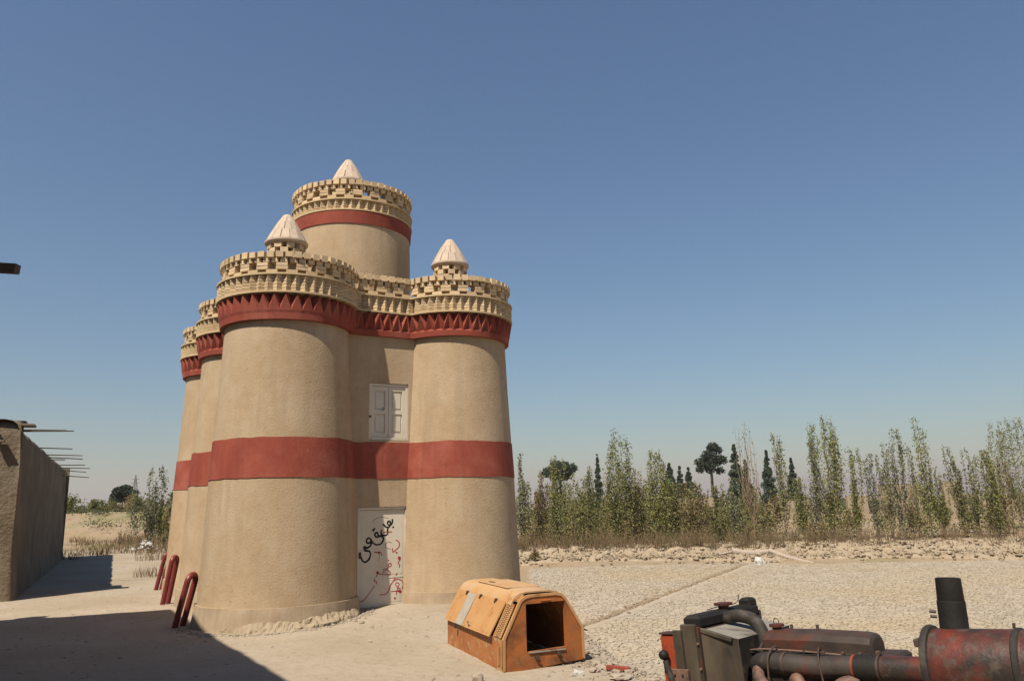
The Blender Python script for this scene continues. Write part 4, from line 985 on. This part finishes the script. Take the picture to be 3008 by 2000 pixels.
    f = MB(); f.lathe([(rd * .97, 0), (rd * .985, .04), (rd * .985, .50), (rd * .97, .52)], 44, L_(ax + .035, ayy, az_), RXM); auto_smooth(f.build('air_cleaner_drum', M['enginered'], eng), 40)
    f = MB(); f.lathe([(rd * .99, 0), (rd * 1.03, .008), (rd * 1.03, .035), (rd * .99, .043)], 44, L_(ax + .50, ayy, az_), RXM, cap=False); auto_smooth(f.build('drum_band', M['greyhose'], eng), 40)
    f = MB(); f.lathe([(rd * .96, 0), (rd * .97, .28), (rd * .8, .32)], 40, L_(ax + .545, ayy, az_), RXM); auto_smooth(f.build('drum_rear', M['enginered'], eng), 40)
    etube('drum_band_screw', [(ax + .50, ayy + .02, az_ + rd * 1.0), (ax + .505, ayy + .02, az_ + rd * 1.14)], .009, M['iron'], 6)
    etube('tie_rod', curve([(ax - .05, ayy - .02, az_ + .12), (ax - .03, ayy - .06, az_ + .09), (ax + .01, ayy - .09, az_ - .02)]), .012, M['iron'], 6)
    ebx('mount_lug', (ax - .06, ayy, az_ + .125), (.03, .10, .05), M['iron'], .008)
    sx, sy = ax + .155, ayy + .06
    SK = Matrix.Rotation(math.radians(3.6), 3, 'Y') @ Matrix.Rotation(math.radians(-1.5), 3, 'X'); sc_ = (sx, sy, az_ + rd)
    f = MB(); f.lathe([(.088, -.03), (.084, .0), (.083, .155), (.080, .158)], 28, sc_, SK); auto_smooth(f.build('stack_base', M['rubber'], eng), 40)
    f = MB(); f.lathe([(.077, .15), (.079, .155), (.075, .295), (.067, .297), (.064, .20)], 28, sc_, SK); auto_smooth(f.build('stack_top', M['rubber'], eng), 40)
    for dz in (.065, .095): etube('stack_clamp_bolt', [(sx - .078, sy - .04, az_ + rd + dz), (sx - .115, sy - .05, az_ + rd + dz + .004)], .011, M['iron'], 6)
    for k, x in enumerate((.52, .66, .80, .94, 1.08, 1.20)): ebx('head_bolt', (x, -.155, .722), (.022, .022, .022), M['iron'], .005)
    etube('injector_pipe', curve([(.62, -.12, .73), (.60, -.20, .76), (.58, -.28, .70), (.57, -.30, .55)]), .007, M['iron'], 5)
    etube('injector_pipe', curve([(.90, -.12, .73), (.93, -.20, .755), (.96, -.29, .68), (.98, -.30, .50)]), .007, M['iron'], 5)
    etube('wiring_loom', curve([(.44, -.10, .66), (.50, -.17, .725), (.62, -.20, .722), (.82, -.20, .708), (1.0, -.19, .712), (1.16, -.16, .70), (1.24, -.10, .68)]), .008, M['rubber'], 6)
    etube('loose_cable', curve([(1.30, -.26, .55), (1.36, -.30, .48), (1.44, -.31, .40), (1.50, -.30, .30)]), .008, M['iron'], 5)
    for a in np.linspace(.3, 2.8, 6): ebx('cap_bolt', (ax - .008, ayy - rd * .86 * math.cos(a), az_ + rd * .86 * math.sin(a)), (.016, .020, .020), M['iron'], .004)
    for z in (.20, .40, .60, .78): ebx('frame_bolt', (.04, -.34, z), (.02, .014, .02), M['bareiron'], .004)
    ebx('drum_cradle', (1.80, -.17, .25), (.30, .30, .50), M['soot_and_shade'], .02)
    ebx('flywheel_housing', (1.56, .02, .25), (.16, .50, .55), M['soot_and_shade'], .03)
engine()

# ------------------------------------------------------------------ vegetation
def leaf_cloud(P, size, rnd, jitter=.0):
    """P: (n,3) points -> quads"""
    n = len(P); a = rnd.normal(size=(n, 3)); a /= np.linalg.norm(a, axis=1)[:, None]
    b = rnd.normal(size=(n, 3)); b -= (a * b).sum(1)[:, None] * a; b /= np.linalg.norm(b, axis=1)[:, None]
    s = size * rnd.uniform(.6, 1.3, size=(n, 1)); w = s * .62
    V = np.stack([P - a * s * .5, P + b * w * .5, P + a * s * .5, P - b * w * .5], 1).reshape(-1, 3)
    F = np.arange(4 * n).reshape(n, 4); return V, F
def np_mesh(name, V, F, m):
    me = bpy.data.meshes.new(name); n = len(V); k = F.shape[1]
    me.vertices.add(n); me.vertices.foreach_set('co', np.asarray(V, np.float32).ravel())
    me.loops.add(F.size); me.loops.foreach_set('vertex_index', F.ravel().astype(np.int32))
    me.polygons.add(len(F)); me.polygons.foreach_set('loop_start', np.arange(0, F.size, k, dtype=np.int32)); me.polygons.foreach_set('loop_total', np.full(len(F), k, dtype=np.int32))
    me.update(calc_edges=True); me.validate(); me.materials.append(m); return me
def poplar(name, x, y, h, w, nl, kind, label, seed, lean=0.0, group='poplar saplings behind the field bank', spread=1.0, low=.08, leafsize=.085, dead=False, shoots=None, cat='tree'):
    rnd = np.random.default_rng(seed); z0 = gz(x, y); g = min(2.2, max(1.0, h / 5))
    root = tag(empty(name, (x, y, z0)), label, cat, group)
    ns = shoots or int(rnd.integers(5, 10)); tb = MB(); pts_all = []
    for k in range(ns):
        ang = rnd.uniform(0, 2 * PI); rad = w * (.25 + 1.05 * rnd.random() ** .7) * (0 if k == 0 else 1); top = h * (1 if k == 0 else 1 - .62 * rnd.random() ** 1.3); z1 = 0 if k == 0 else h * rnd.uniform(.0, .35)
        P = []
        for t in np.linspace(0, 1, 8):
            r = rad * (1 - math.exp(-3.0 * t)) * (1 - .35 * t * t); zz = z1 + (top - z1) * t
            P.append((r * math.cos(ang) + lean * zz * zz / h + .035 * g * rnd.normal(), r * math.sin(ang) + .035 * g * rnd.normal(), zz))
        P[0] = (lean * z1 * z1 / h, 0, z1 if k else -.1)
        tb.tube(P, list(np.linspace(.045 if k == 0 else .024, .006, 8) * (h / 5) ** .5), 5, cap=False)
        pts_all.append((np.array(P), top - z1, k))
    tb.build('trunk', M['drytwig'] if dead else M['bark'], root)
    L = []
    tot = sum(p[1] for p in pts_all)
    for P, ln, k in pts_all:
        m_ = max(8, int(nl * ln / tot * rnd.uniform(.5, 1.5))); t = rnd.random(m_) ** .9; zrel = low + (1 - low) * t
        idx = np.clip(zrel * 7, 0, 6.999); i0 = idx.astype(int); fr = (idx - i0)[:, None]; base_ = P[i0] * (1 - fr) + P[i0 + 1] * fr
        sd = (w * .165 * spread * (1.25 - .95 * zrel))[:, None]
        # leaves gather on short side twigs
        tw = rnd.normal(size=(max(3, m_ // 6), 3)); sel = rnd.integers(0, len(tw), m_); q = tw[sel] * sd * np.array([1, 1, 1.3]) + rnd.normal(size=(m_, 3)) * .055 * g
        L.append(base_ + q + np.array([0, 0, .05]))
    if nl:
        Pn = np.concatenate(L); Pn = Pn[Pn[:, 2] > .12]; Vn, Fn = leaf_cloud(Pn, leafsize, rnd)
        link('crown', np_mesh('crown', Vn, Fn, M['leaf'][kind]), root)
    return root
def ground_hit(u, y): 
    d = ray(u, 1560); return d.x / d.y * y
def height_at(u, vt, y): return aty(u, vt, y).z - gz(ground_hit(u, y), y)
def deep(y): return 66.0 + (y - 29.2) * 2.3          # the poplars stand on the bank
# front row: (u, v of top, depth, half width m, leaves, kind, lean, shoots, what sets it apart)
FR = [(1535, 1330, 31.5, .34, 900, 3, 0, 5, 'slim grey-green poplar right beside the tower'),
      (1592, 1385, 33.0, .40, 750, 2, 0, 6, 'short brownish poplar just right of the tower'),
      (1640, 1336, 32.0, .52, 1400, 0, 0, 8, 'twin-topped green poplar hiding the round dark pine'),
      (1690, 1395, 31.0, .45, 1000, 0, 0, 7, 'low bushy yellow-green poplar left of the tall dense one'),
      (1735, 1372, 33.5, .42, 900, 1, 0, 6, 'thin olive poplar close left of the tall dense one'),
      (1820, 1262, 31.5, .60, 2600, 0, 0, 10, 'tall dense green poplar, biggest of the left group'),
      (1872, 1372, 33.0, .42, 1000, 2, 0, 7, 'brownish poplar right behind the tall dense one'),
      (1925, 1325, 31.8, .66, 2000, 0, 0, 10, 'wide green poplar with a flat bushy top'),
      (1985, 1412, 33.5, .45, 800, 1, 0, 6, 'low olive poplar below the dark conifers'),
      (2050, 1420, 31.2, .50, 900, 2, 0, 7, 'low straggly brownish poplar before the big pine'),
      (2105, 1432, 30.6, .45, 750, 1, 0, 6, 'small olive poplar under the big pine'),
      (2160, 1405, 32.5, .42, 700, 3, .0, 6, 'thin grey-green poplar left of the bare one'),
      (2312, 1275, 30.5, .34, 1100, 1, -.045, 5, 'narrow leaning poplar with a hooked tip and dark foot'),
      (2362, 1400, 33.0, .45, 900, 1, 0, 7, 'low olive poplar right of the leaning one'),
      (2408, 1292, 32.0, .38, 750, 3, -.02, 5, 'sparse poplar with see-through top left of the three-stemmed one'),
      (2452, 1226, 32.2, .66, 2300, 0, 0, 9, 'tall open three-stemmed poplar in the middle of the right group'),
      (2522, 1318, 31.5, .46, 1200, 0, 0, 7, 'medium poplar close right of the three-stemmed one'),
      (2583, 1335, 32.5, .36, 800, 3, 0, 5, 'sparse pale poplar with a forked tip'),
      (2622, 1304, 31.0, .22, 550, 1, 0, 3, 'very slim poplar wand with a pointed tip'),
      (2655, 1256, 30.0, .34, 1000, 3, 0, 5, 'tall twin-wand poplar with brown foot on the bank edge'),
      (2700, 1304, 31.8, .22, 550, 1, 0, 3, 'slim poplar wand left of the tallest plume'),
      (2736, 1227, 31.0, .34, 1300, 0, 0, 5, 'tall feathery poplar plume, tallest on the right'),
      (2772, 1365, 31.6, .48, 1300, 0, 0, 7, 'short bushy poplar at the foot of the tall plume'),
      (2832, 1310, 30.8, .34, 900, 1, -.07, 5, 'poplar leaning left with a drooping top'),
      (2878, 1318, 32.0, .30, 650, 1, -.03, 4, 'thin poplar between the leaning one and the right bush'),
      (2918, 1322, 30.6, .56, 1700, 0, 0, 8, 'broad green poplar near the right edge'),
      (2962, 1345, 32.5, .45, 1000, 2, 0, 6, 'brownish poplar almost at the right edge'),
      (3010, 1232, 37.0, .95, 2800, 1, 0, 11, 'large olive tree cut by the right edge')]
for i, (u, vt, yy, w_, nl, kd, ln, sh, lab) in enumerate(FR):
    yy = deep(yy); vw = (1.0, 1.5, 1.2, 1.7, .9, 1.35)[i % 6]; poplar('poplar_tree', ground_hit(u, yy), yy, height_at(u, vt, yy), w_ * 1.9 * (vw if u < 2300 else .5 + vw * .45), int(nl * (1.8 if u < 2300 else 1.5) * vw ** .7), kd, lab, 100 + i, ln, shoots=sh + 3 + i % 4, leafsize=.185, low=.03, spread=(1.0, 1.35, .8, 1.1)[i % 4])
poplar('bare_poplar', ground_hit(2215, 70), 70, height_at(2215, 1236, 70), 1.0, 300, 2, 'tall bare dry poplar with pale leafless twigs', 77, -.01, shoots=22, dead=True, leafsize=.16)
# second row, lower and mixed
BKT = ('low olive poplar in the thicket, %s', 'low brownish poplar in the thicket, %s', 'low green poplar in the thicket, %s')
for i in range(35):
    u = 1545 + 27.5 * i + 9 * ((i * 7) % 3) if i < 26 else 2275 + 82 * (i - 26); vt = (1415 if i < 26 else 1440) + (i * 29) % 47; yy = 78 + 16 * ((i * 37) % 11) / 11; kd = (1, 2, 0, 1, 2)[i % 5]
    nearest = min(FR, key=lambda r: abs(r[0] - u)); side = 'left' if u < nearest[0] else 'right'
    lab = BKT[{1: 0, 2: 1, 0: 2}[kd]] % ('just %s of the %s' % (side, ' '.join(nearest[8].split()[:4])))
    poplar('poplar_tree', ground_hit(u, yy), yy, height_at(u, vt, yy), 1.25, 900, kd, lab, 300 + i, 0, group='low poplars in the thicket behind', spread=1.2, leafsize=.24, shoots=8)

def conifer(name, u, vt, vb, y, w, label, shape, seed, kind='pine', group=None):
    y = y * 1.9 if u > 1500 else y; w = w * (1.9 if shape == 'round' else 2.5) if u > 1500 else w
    rnd = np.random.default_rng(seed); x = ground_hit(u, y); zt = aty(u, vt, y).z; zb = aty(u, vb, y).z; z0 = min(float(ground_np(x, y)), zb - .5)
    root = tag(empty(name, (x, y, z0)), label, 'tree', group)
    h = zt - z0; hb = zb - z0
    tb = MB(); tb.tube([(0, 0, -.2), (.03 * h * rnd.normal() * .3, 0, hb), (0, 0, h * .9)], [.022 * h + .05, .016 * h + .03, .03], 7)
    for k in range(7):
        a = rnd.uniform(0, 2 * PI); zz = hb + (h - hb) * rnd.uniform(.05, .6); tb.tube([(0, 0, zz - .1 * w), (w * .6 * math.cos(a), w * .6 * math.sin(a), zz + .2 * w)], [.06 * w / 2, .02], 5)
    tb.build('trunk', M['darkbark'], root)
    # clumps
    pts = []; nc = 26 if shape == 'round' else 75
    for k in range(nc):
        t = rnd.random(); a = rnd.uniform(0, 2 * PI)
        if shape == 'round': rr = w * math.sqrt(max(.05, 1 - (2 * t - .75) ** 2 / 1.7)); cr = .34 * w
        elif shape == 'umbrella': rr = w * (1 - .55 * t); cr = .30 * w
        else: rr = w * .75 * (1 - t) ** .7; cr = max(.52 * w * (1.12 - t), .16)
        r = rr * math.sqrt(rnd.random()) * .8; c = np.array([r * math.cos(a), r * math.sin(a), hb + (h - hb - cr * .6) * t])
        q = rnd.normal(size=(170, 3)); q /= np.linalg.norm(q, axis=1)[:, None]; q *= (rnd.random((170, 1)) ** .4); pts.append(c + q * cr * np.array([1, 1, .72]))
    Vn, Fn = leaf_cloud(np.concatenate(pts), .11 * w + .10, rnd); link('crown', np_mesh('crown', Vn, Fn, M[kind]), root); return root
conifer('pine_tree', 2102, 1299, 1385, 85, 1.75, 'big dark pine with a bare trunk standing above the thicket', 'round', 1)
conifer('pine_tree', 1652, 1352, 1402, 90, 2.2, 'flat round dark pine half hidden behind the twin-topped poplar', 'round', 2)
conifer('cypress_tree', 2176, 1300, 1478, 80, .95, 'dark cypress-like conifer right of the big pine', 'cone', 3, 'cypress')
conifer('cypress_tree', 1764, 1330, 1478, 75, .48, 'slim dark cypress left of the tall dense poplar', 'cone', 4, 'cypress')
conifer('cypress_tree', 1978, 1358, 1478, 70, .75, 'dark conifer, left of the three in a row', 'cone', 5, 'cypress')
conifer('cypress_tree', 2008, 1368, 1478, 72, .62, 'dark conifer, middle of the three in a row', 'cone', 6, 'cypress')
conifer('cypress_tree', 2034, 1372, 1478, 74, .62, 'dark conifer, right of the three in a row', 'cone', 7, 'cypress')
conifer('cypress_tree', 2271, 1322, 1478, 76, .80, 'dark conifer between the bare poplar and the leaning one', 'cone', 8, 'cypress')
conifer('cypress_tree', 2343, 1343, 1478, 82, .72, 'dark conifer behind the leaning poplar', 'cone', 9, 'cypress')
conifer('cypress_tree', 2205, 1345, 1478, 78, .55, 'small dark conifer right behind the bare poplar foot', 'cone', 10, 'cypress')
conifer('pine_tree', 353, 1421, 1478, 120, 2.3, 'dark umbrella pine in the distance left of the tower', 'round', 11)

# left middle distance
poplar('poplar_tree', ground_hit(432, 44), 44, height_at(432, 1372, 44), .95, 2000, 3, 'pale grey-leaved poplar standing alone left of the tower', 501, 0, group=None, leafsize=.13, shoots=9, low=.28)
for i, (u, vt, yy, w_, kd, lab) in enumerate(((495, 1450, 46, .9, 1, 'olive bush-like tree touching the tower edge on the left'), (470, 1470, 52, .8, 1, 'olive bushy tree behind the pale poplar'), (510, 1475, 40, .6, 2, 'brown scrub tree low beside the tower edge'))):
    poplar('scrub_tree', ground_hit(u, yy), yy, height_at(u, vt, yy), w_, 1300, kd, lab, 520 + i, 0, group=None, leafsize=.15, spread=1.6)
FARL = [(285, 1483, 95, 1.6, 'dark round tree in the distance, left of the umbrella pine'), (203, 1465, 88, 2.6, 'dark tree showing past the end of the mud building'), (316, 1462, 140, .9, 'thin distant poplar left of the umbrella pine'), (322, 1475, 135, 1.1, 'distant green tree left of the umbrella pine trunk'),
        (240, 1490, 150, 1.5, 'faint far tree over the field near the mud building'), (262, 1492, 160, 1.6, 'faint far tree, second from the mud building'), (384, 1456, 110, 2.2, 'brown-green tree clump under the pylon'), (402, 1470, 100, 2.0, 'olive tree clump right of the pylon'), (336, 1482, 130, 1.2, 'pale brown small tree by the umbrella pine')]
for i, (u, vt, yy, w_, lab) in enumerate(FARL):
    poplar('distant_tree', ground_hit(u, yy), yy, max(1.5, height_at(u, vt, yy)), w_, 2400, (1, 1, 0, 1, 3, 3, 2, 1, 2)[i], lab, 560 + i, 0, group=None, leafsize=.21, spread=1.5)
rndf = random.Random(5)
V = []
def far_scrub():
    P = []; rnd = np.random.default_rng(9)
    for k in range(60, 260):
        u = rnd.uniform(150, 540) if k < 90 else rnd.uniform(1540, 3060); y = rnd.uniform(110, 260) if k < 90 else rnd.uniform(150, 420); x = ground_hit(u, y); h = rnd.uniform(.8, 2.4) if k < 90 else rnd.uniform(2.5, 6.5); w_ = rnd.uniform(1.5, 5) if k < 90 else rnd.uniform(3, 9)
        z = float(ground_np(x, y)); q = rnd.normal(size=(150, 3)) * np.array([w_ * .5, w_ * .4, h * .28]); q[:, 2] = np.abs(q[:, 2]) ; P.append(q + np.array([x, y, z]))
    Vn, Fn = leaf_cloud(np.concatenate(P), .55, rnd); return link('distant_scrub', np_mesh('distant_scrub', Vn, Fn, M['shrub']))
tag(far_scrub(), 'olive scrub and low trees reading as one mass along the horizon', 'scrub', kind='stuff')
def undergrowth():
    P = []; rnd = np.random.default_rng(29)
    for k in range(420):
        u = rnd.uniform(1535, 3030); y = rnd.uniform(68.5, 92); x = ground_hit(u, y); 
        if rnd.random() > (.95 if u < 2260 else .24): continue
        hh = rnd.uniform(.8, 3.0) * (1.15 if u < 2260 else .8); z = gz(x, y); n_ = int(60 * hh)
        q = rnd.normal(size=(n_, 3)) * np.array([.30 + .10 * hh, .35, 0]); q[:, 2] = hh * rnd.random(n_); P.append(q + np.array([x, y, z]))
    Vn, Fn = leaf_cloud(np.concatenate(P), .19, rnd); return link('undergrowth', np_mesh('undergrowth', Vn, Fn, M['underg']))
tag(undergrowth(), 'olive and rusty undergrowth between the poplar stems', 'undergrowth', kind='stuff')
def scrub_on_mound():
    P = []; rnd = np.random.default_rng(19)
    for k in range(16):
        u = rnd.uniform(240, 520); y = rnd.uniform(66, 76); x = ground_hit(u, y); s = rnd.uniform(.3, 1.0); z = float(ground_np(x, y)); q = rnd.normal(size=(90, 3)) * np.array([s * 1.3, s * .7, s * .35]); q[:, 2] = np.abs(q[:, 2]); P.append(q + np.array([x, y, z + .1]))
    Vn, Fn = leaf_cloud(np.concatenate(P), .15, rnd); return link('mound_scrub', np_mesh('mound_scrub', Vn, Fn, M['shrub']))
tag(scrub_on_mound(), 'low green scrub growing over the earth mound on the left', 'scrub', kind='stuff')

# dry weeds behind the bank: upright blades, one mass
def blades(spots, rnd):
    V = []; F = []
    for (x, y, z, h, n, s) in spots:
        a = rnd.uniform(0, 2 * PI, n); r = s * np.sqrt(rnd.random(n)); tx = rnd.normal(size=n) * .28; ty = rnd.normal(size=n) * .28; hh = h * rnd.uniform(.45, 1.15, n); w_ = rnd.uniform(.005, .012, n) * (1 + y / 40)
        for i in range(n):
            bx, by = x + r[i] * math.cos(a[i]), y + r[i] * math.sin(a[i]); b = len(V); c_, s_ = math.cos(a[i] * 3), math.sin(a[i] * 3); k1_, k2_ = tx[i] * hh[i], ty[i] * hh[i]
            V += [(bx - w_[i] * c_, by - w_[i] * s_, z - .02), (bx + w_[i] * c_, by + w_[i] * s_, z - .02), (bx + k1_ * .45 + w_[i] * .8 * c_, by + k2_ * .45, z + hh[i] * .6), (bx + k1_ * .45 - w_[i] * .8 * c_, by + k2_ * .45, z + hh[i] * .6), (bx + k1_, by + k2_, z + hh[i])]
            F += [(b, b + 1, b + 2, b + 3), (b + 3, b + 2, b + 4)]
    return V, F
rw = np.random.default_rng(4); sp = []
for k in range(1200):
    x = rw.uniform(-1.5, 46); t = abs(rw.normal()) * 4.5 + 2.6; y = yb(x) + t; dens = .22 + .78 * float(sstep(30, 14, x)) ; 
    if rw.random() > dens * (.35 + 1.6 * max(0, vnoise(x, y, .25, 3) + .25)): continue
    sp.append((x, y, gz(x, y), rw.uniform(.4, 1.7), 13, .5))
V, F = blades(sp, rw); tag(mk('dry_weeds', V, F, M['weed']), 'dry brown weeds and stalks along the foot of the poplars', 'weeds', kind='stuff')
sp = []
for k in range(110):
    u = rw.uniform(215, 520); y = rw.uniform(38, 60); x = ground_hit(u, y)
    if x > -13.5 and y < 45: pass
    sp.append((x, y, gz(x, y), rw.uniform(.2, .9) * (1.2 if u > 350 else .6), 16, .5))
V, F = blades(sp, rw); tag(mk('dry_grass', V, F, M['weed']), 'dry grass growing beyond the yard left of the tower', 'grass', kind='stuff')
for i, (u, v, yy, h, lab) in enumerate(((292, 1600, 42, .5, 'round dry weed tuft on the path beyond the mud building'), (450, 1680, 25.5, .35, 'dry weed tuft by the red hoops'), (448, 1640, 34, .5, 'grey-green weed tuft below the white rubble heap'), (215, 1630, 36, .55, 'brown weed tuft at the end of the mud building'))):
    x = ground_hit(u, yy); V, F = blades([(0, 0, 0, h, 90, .28 + .01 * yy)], rw); o = mk('weed_tuft', V, F, M['weed']); o.location = (x, yy, gz(x, yy)); tag(o, lab, 'weed')
# small thorn bush on the bank edge
for i, (u, yy, h, lab) in enumerate(((1566, 64.6, .8, 'small dry bush on the bank next to the tower'), (2410, 66.5, 1.7, 'rusty brown bush on the bank under the open poplar'), (2690, 85, 2.6, 'dark reddish bush between the right-hand poplars'))):
    x = ground_hit(u, yy); poplar('dry_bush', x, yy, h, h * .6, 520, 2, lab, 640 + i, 0, group=None, leafsize=.16, shoots=9, low=.0, cat='bush')

# ------------------------------------------------------------------ logs, rubble, stones
def log(name, pts, r, lab, m='log'):
    P = curve(pts, 5); n = len(P); rr = [r * (1 - .35 * i / n) * (1 + .12 * vnoise(i * .7, 1, 1, 2)) for i in range(n)]
    f = MB(); f.tube(P, rr, 9); o = f.build(name, M[m]); return tag(auto_smooth(o, 60), lab, 'log')
def lp(u, v, y): p = aty(u, v, y); return (p.x, p.y, p.z)
log('fallen_log', [lp(2148, 1617, 63.2), lp(2180, 1623, 63.0), lp(2220, 1624, 62.8), lp(2262, 1619, 62.8)], .30, 'thick bleached log lying on the field bank')
log('fallen_branch', [lp(2262, 1617, 62.6), lp(2300, 1632, 61.6), lp(2340, 1643, 60.8), lp(2392, 1656, 59.4)], .20, 'thin forked branch sloping from the log onto the clay')
log('fallen_branch', [lp(2290, 1626, 62.0), lp(2335, 1636, 61.7), lp(2376, 1645, 61.2)], .10, 'short pale branch beside the forked one')
log('fallen_log', [lp(2830, 1596, 66.0), lp(2900, 1604, 65.3), lp(2990, 1612, 64.6)], .18, 'long brown log lying on the bank near the right edge', 'wood')
log('fallen_stick', [lp(2112, 1628, 62.8), lp(2148, 1620, 63.0)], .11, 'short pale stick at the left end of the thick log')
def stone(u, v, y, s, lab, m='stone', sq=.7, seed=0):
    p = aty(u, v, y); vs_, fs = rock_verts(2, sq, seed); o = mk('stone', [tuple(Vector(q) * s) for q in vs_], fs, M[m]); o.location = (p.x, p.y, gz(p.x, p.y) + s * .3); return tag(o, lab, 'stone')
stone(2230, 1655, 59.8, .38, 'white stone block at the end of the field bund', 'whiterock', 1.2, 1)
stone(1400, 1990, 9.35, .085, 'pale stone on the ground left of the canopy foot', 'stone', .8, 2)
stone(1698, 1994, 9.55, .06, 'white stone just right of the canopy', 'whiterock', .8, 3)
stone(1742, 1972, 9.7, .05, 'grey stone beside the right corner of the canopy', 'stone', .7, 4)
stone(1820, 1985, 9.3, .11, 'flat grey slab of stone between canopy and engine', 'stone', .3, 5)
stone(1086, 1903, 12.2, .035, 'small dark stone on the yard in front of the door', 'stone', .7, 6)
stone(1062, 1838, 13.9, .05, 'small stone beside the plinth of the near turret', 'stone', .7, 7)
f = MB(); f.box((0, 0, 0), (.28, .05, .05), None, .006); o = f.build('broken_brick', M['red']); p = aty(1816, 1963, 9.7); o.location = (p.x, p.y, gz(p.x, p.y) + .04); o.rotation_euler = (0, .05, -.3); tag(o, 'reddish broken brick between the canopy and the engine', 'brick')
sp = []
for k in range(130):
    u = random.gauss(432, 22); yy = 44.5 + random.gauss(0, 1.2); x = ground_hit(u, yy); hgt = .42 * math.exp(-((u - 432) / 24) ** 2); sp.append((x, yy, gz(x, yy) + random.random() * hgt, random.uniform(.06, .19)))
tag(scatter_rocks('rubble_heap', M['whiterock'], sp), 'heap of white rubble beyond the red hoops', 'rubble', kind='stuff')

# ------------------------------------------------------------------ far walls and pylon
def farwall(u0, u1, vt, y, lab, th=.4, seed=0):
    y = y * 2.0; th = .8; x0, x1 = ground_hit(u0, y), ground_hit(u1, y); zt = aty((u0 + u1) / 2, vt, y).z; z0 = float(ground_np((x0 + x1) / 2, y)) - .3
    V = []; F = []; n = 14
    for i in range(n + 1):
        x = x0 + (x1 - x0) * i / n; h = zt + .12 * vnoise(i * .9, seed, 1, 1)
        V += [(x, y, z0), (x, y + .06, h), (x, y + th, h), (x, y + th, z0)]
    for i in range(n):
        for k in range(3): F.append((i * 4 + k, (i + 1) * 4 + k, (i + 1) * 4 + k + 1, i * 4 + k + 1))
    F += [(0, 1, 2, 3), (n * 4 + 3, n * 4 + 2, n * 4 + 1, n * 4)]
    return tag(mk('mud_wall', V, F, M['farwall']), lab, 'wall')
farwall(2600, 2720, 1420, 64, 'pale mud wall behind the tall plume poplar', seed=1)
farwall(2790, 2838, 1412, 60, 'short square end of a pale mud wall left of the leaning poplar', seed=2)
farwall(2900, 3060, 1465, 58, 'low mud wall near the right edge behind the poplars', seed=3)
farwall(2270, 2400, 1470, 70, 'pale mud wall behind the leaning narrow poplar', seed=4)
farwall(1980, 2120, 1462, 66, 'pale mud wall seen below the dark conifers', seed=5)
farwall(2500, 2560, 1455, 62, 'small piece of mud wall right of the three-stemmed poplar', seed=6)
def pylon():
    y = 330; b = aty(392, 1492, y); t = aty(392, 1393, y); h = t.z - b.z; f = MB(); w_ = h * .11
    for sx in (-1, 1):
        for sy in (-1, 1): f.tube([(sx * w_, sy * w_, -2), (sx * w_ * .30, sy * w_ * .30, h * .72), (0, 0, h)], .16, 4, False)
    k = 0
    for k in range(7):
        za, zb = h * .72 * k / 7, h * .72 * (k + 1) / 7; wa, wb = w_ * (1 - .7 * k / 7), w_ * (1 - .7 * (k + 1) / 7)
        for sy in (-1, 1): f.tube([(-wa, sy * wa, za), (wb, sy * wb, zb)], .09, 4, False); f.tube([(wa, sy * wa, za), (-wb, sy * wb, zb)], .09, 4, False)
    o = f.build('lattice_mast', M['pylon']); root = tag(empty('pylon', (b.x, b.y, b.z)), 'thin steel lattice pylon in the far distance', 'pylon'); o.parent = root
    f = MB()
    for zz, ww in ((.74, .13), (.86, .10)): f.tube([(-h * ww, 0, h * zz), (h * ww, 0, h * zz)], .12, 4, False)
    f.build('cross_arm', M['pylon'], root)
pylon()

# ------------------------------------------------------------------ dusty air
f = MB(); f.box((0, 3000, 70), (13000, 7400, 160)); hz_ = f.build('haze', None); hz_.data.materials.clear()
hm = bpy.data.materials.new('dusty_air'); hm.use_nodes = True; hn = hm.node_tree.nodes
for q in list(hn):
    if q.type == 'BSDF_PRINCIPLED': hn.remove(q)
pv = hn.new('ShaderNodeVolumePrincipled'); pv.inputs['Density'].default_value = .00021; pv.inputs['Color'].default_value = (.95, .84, .85, 1); pv.inputs['Anisotropy'].default_value = .3
hm.node_tree.links.new(pv.outputs[0], hn['Material Output'].inputs['Volume']); hz_.data.materials.append(hm)
tag(hz_, kind='stuff'); hz_['label'] = 'thin dusty haze in the air over the plain'; hz_['category'] = 'haze'
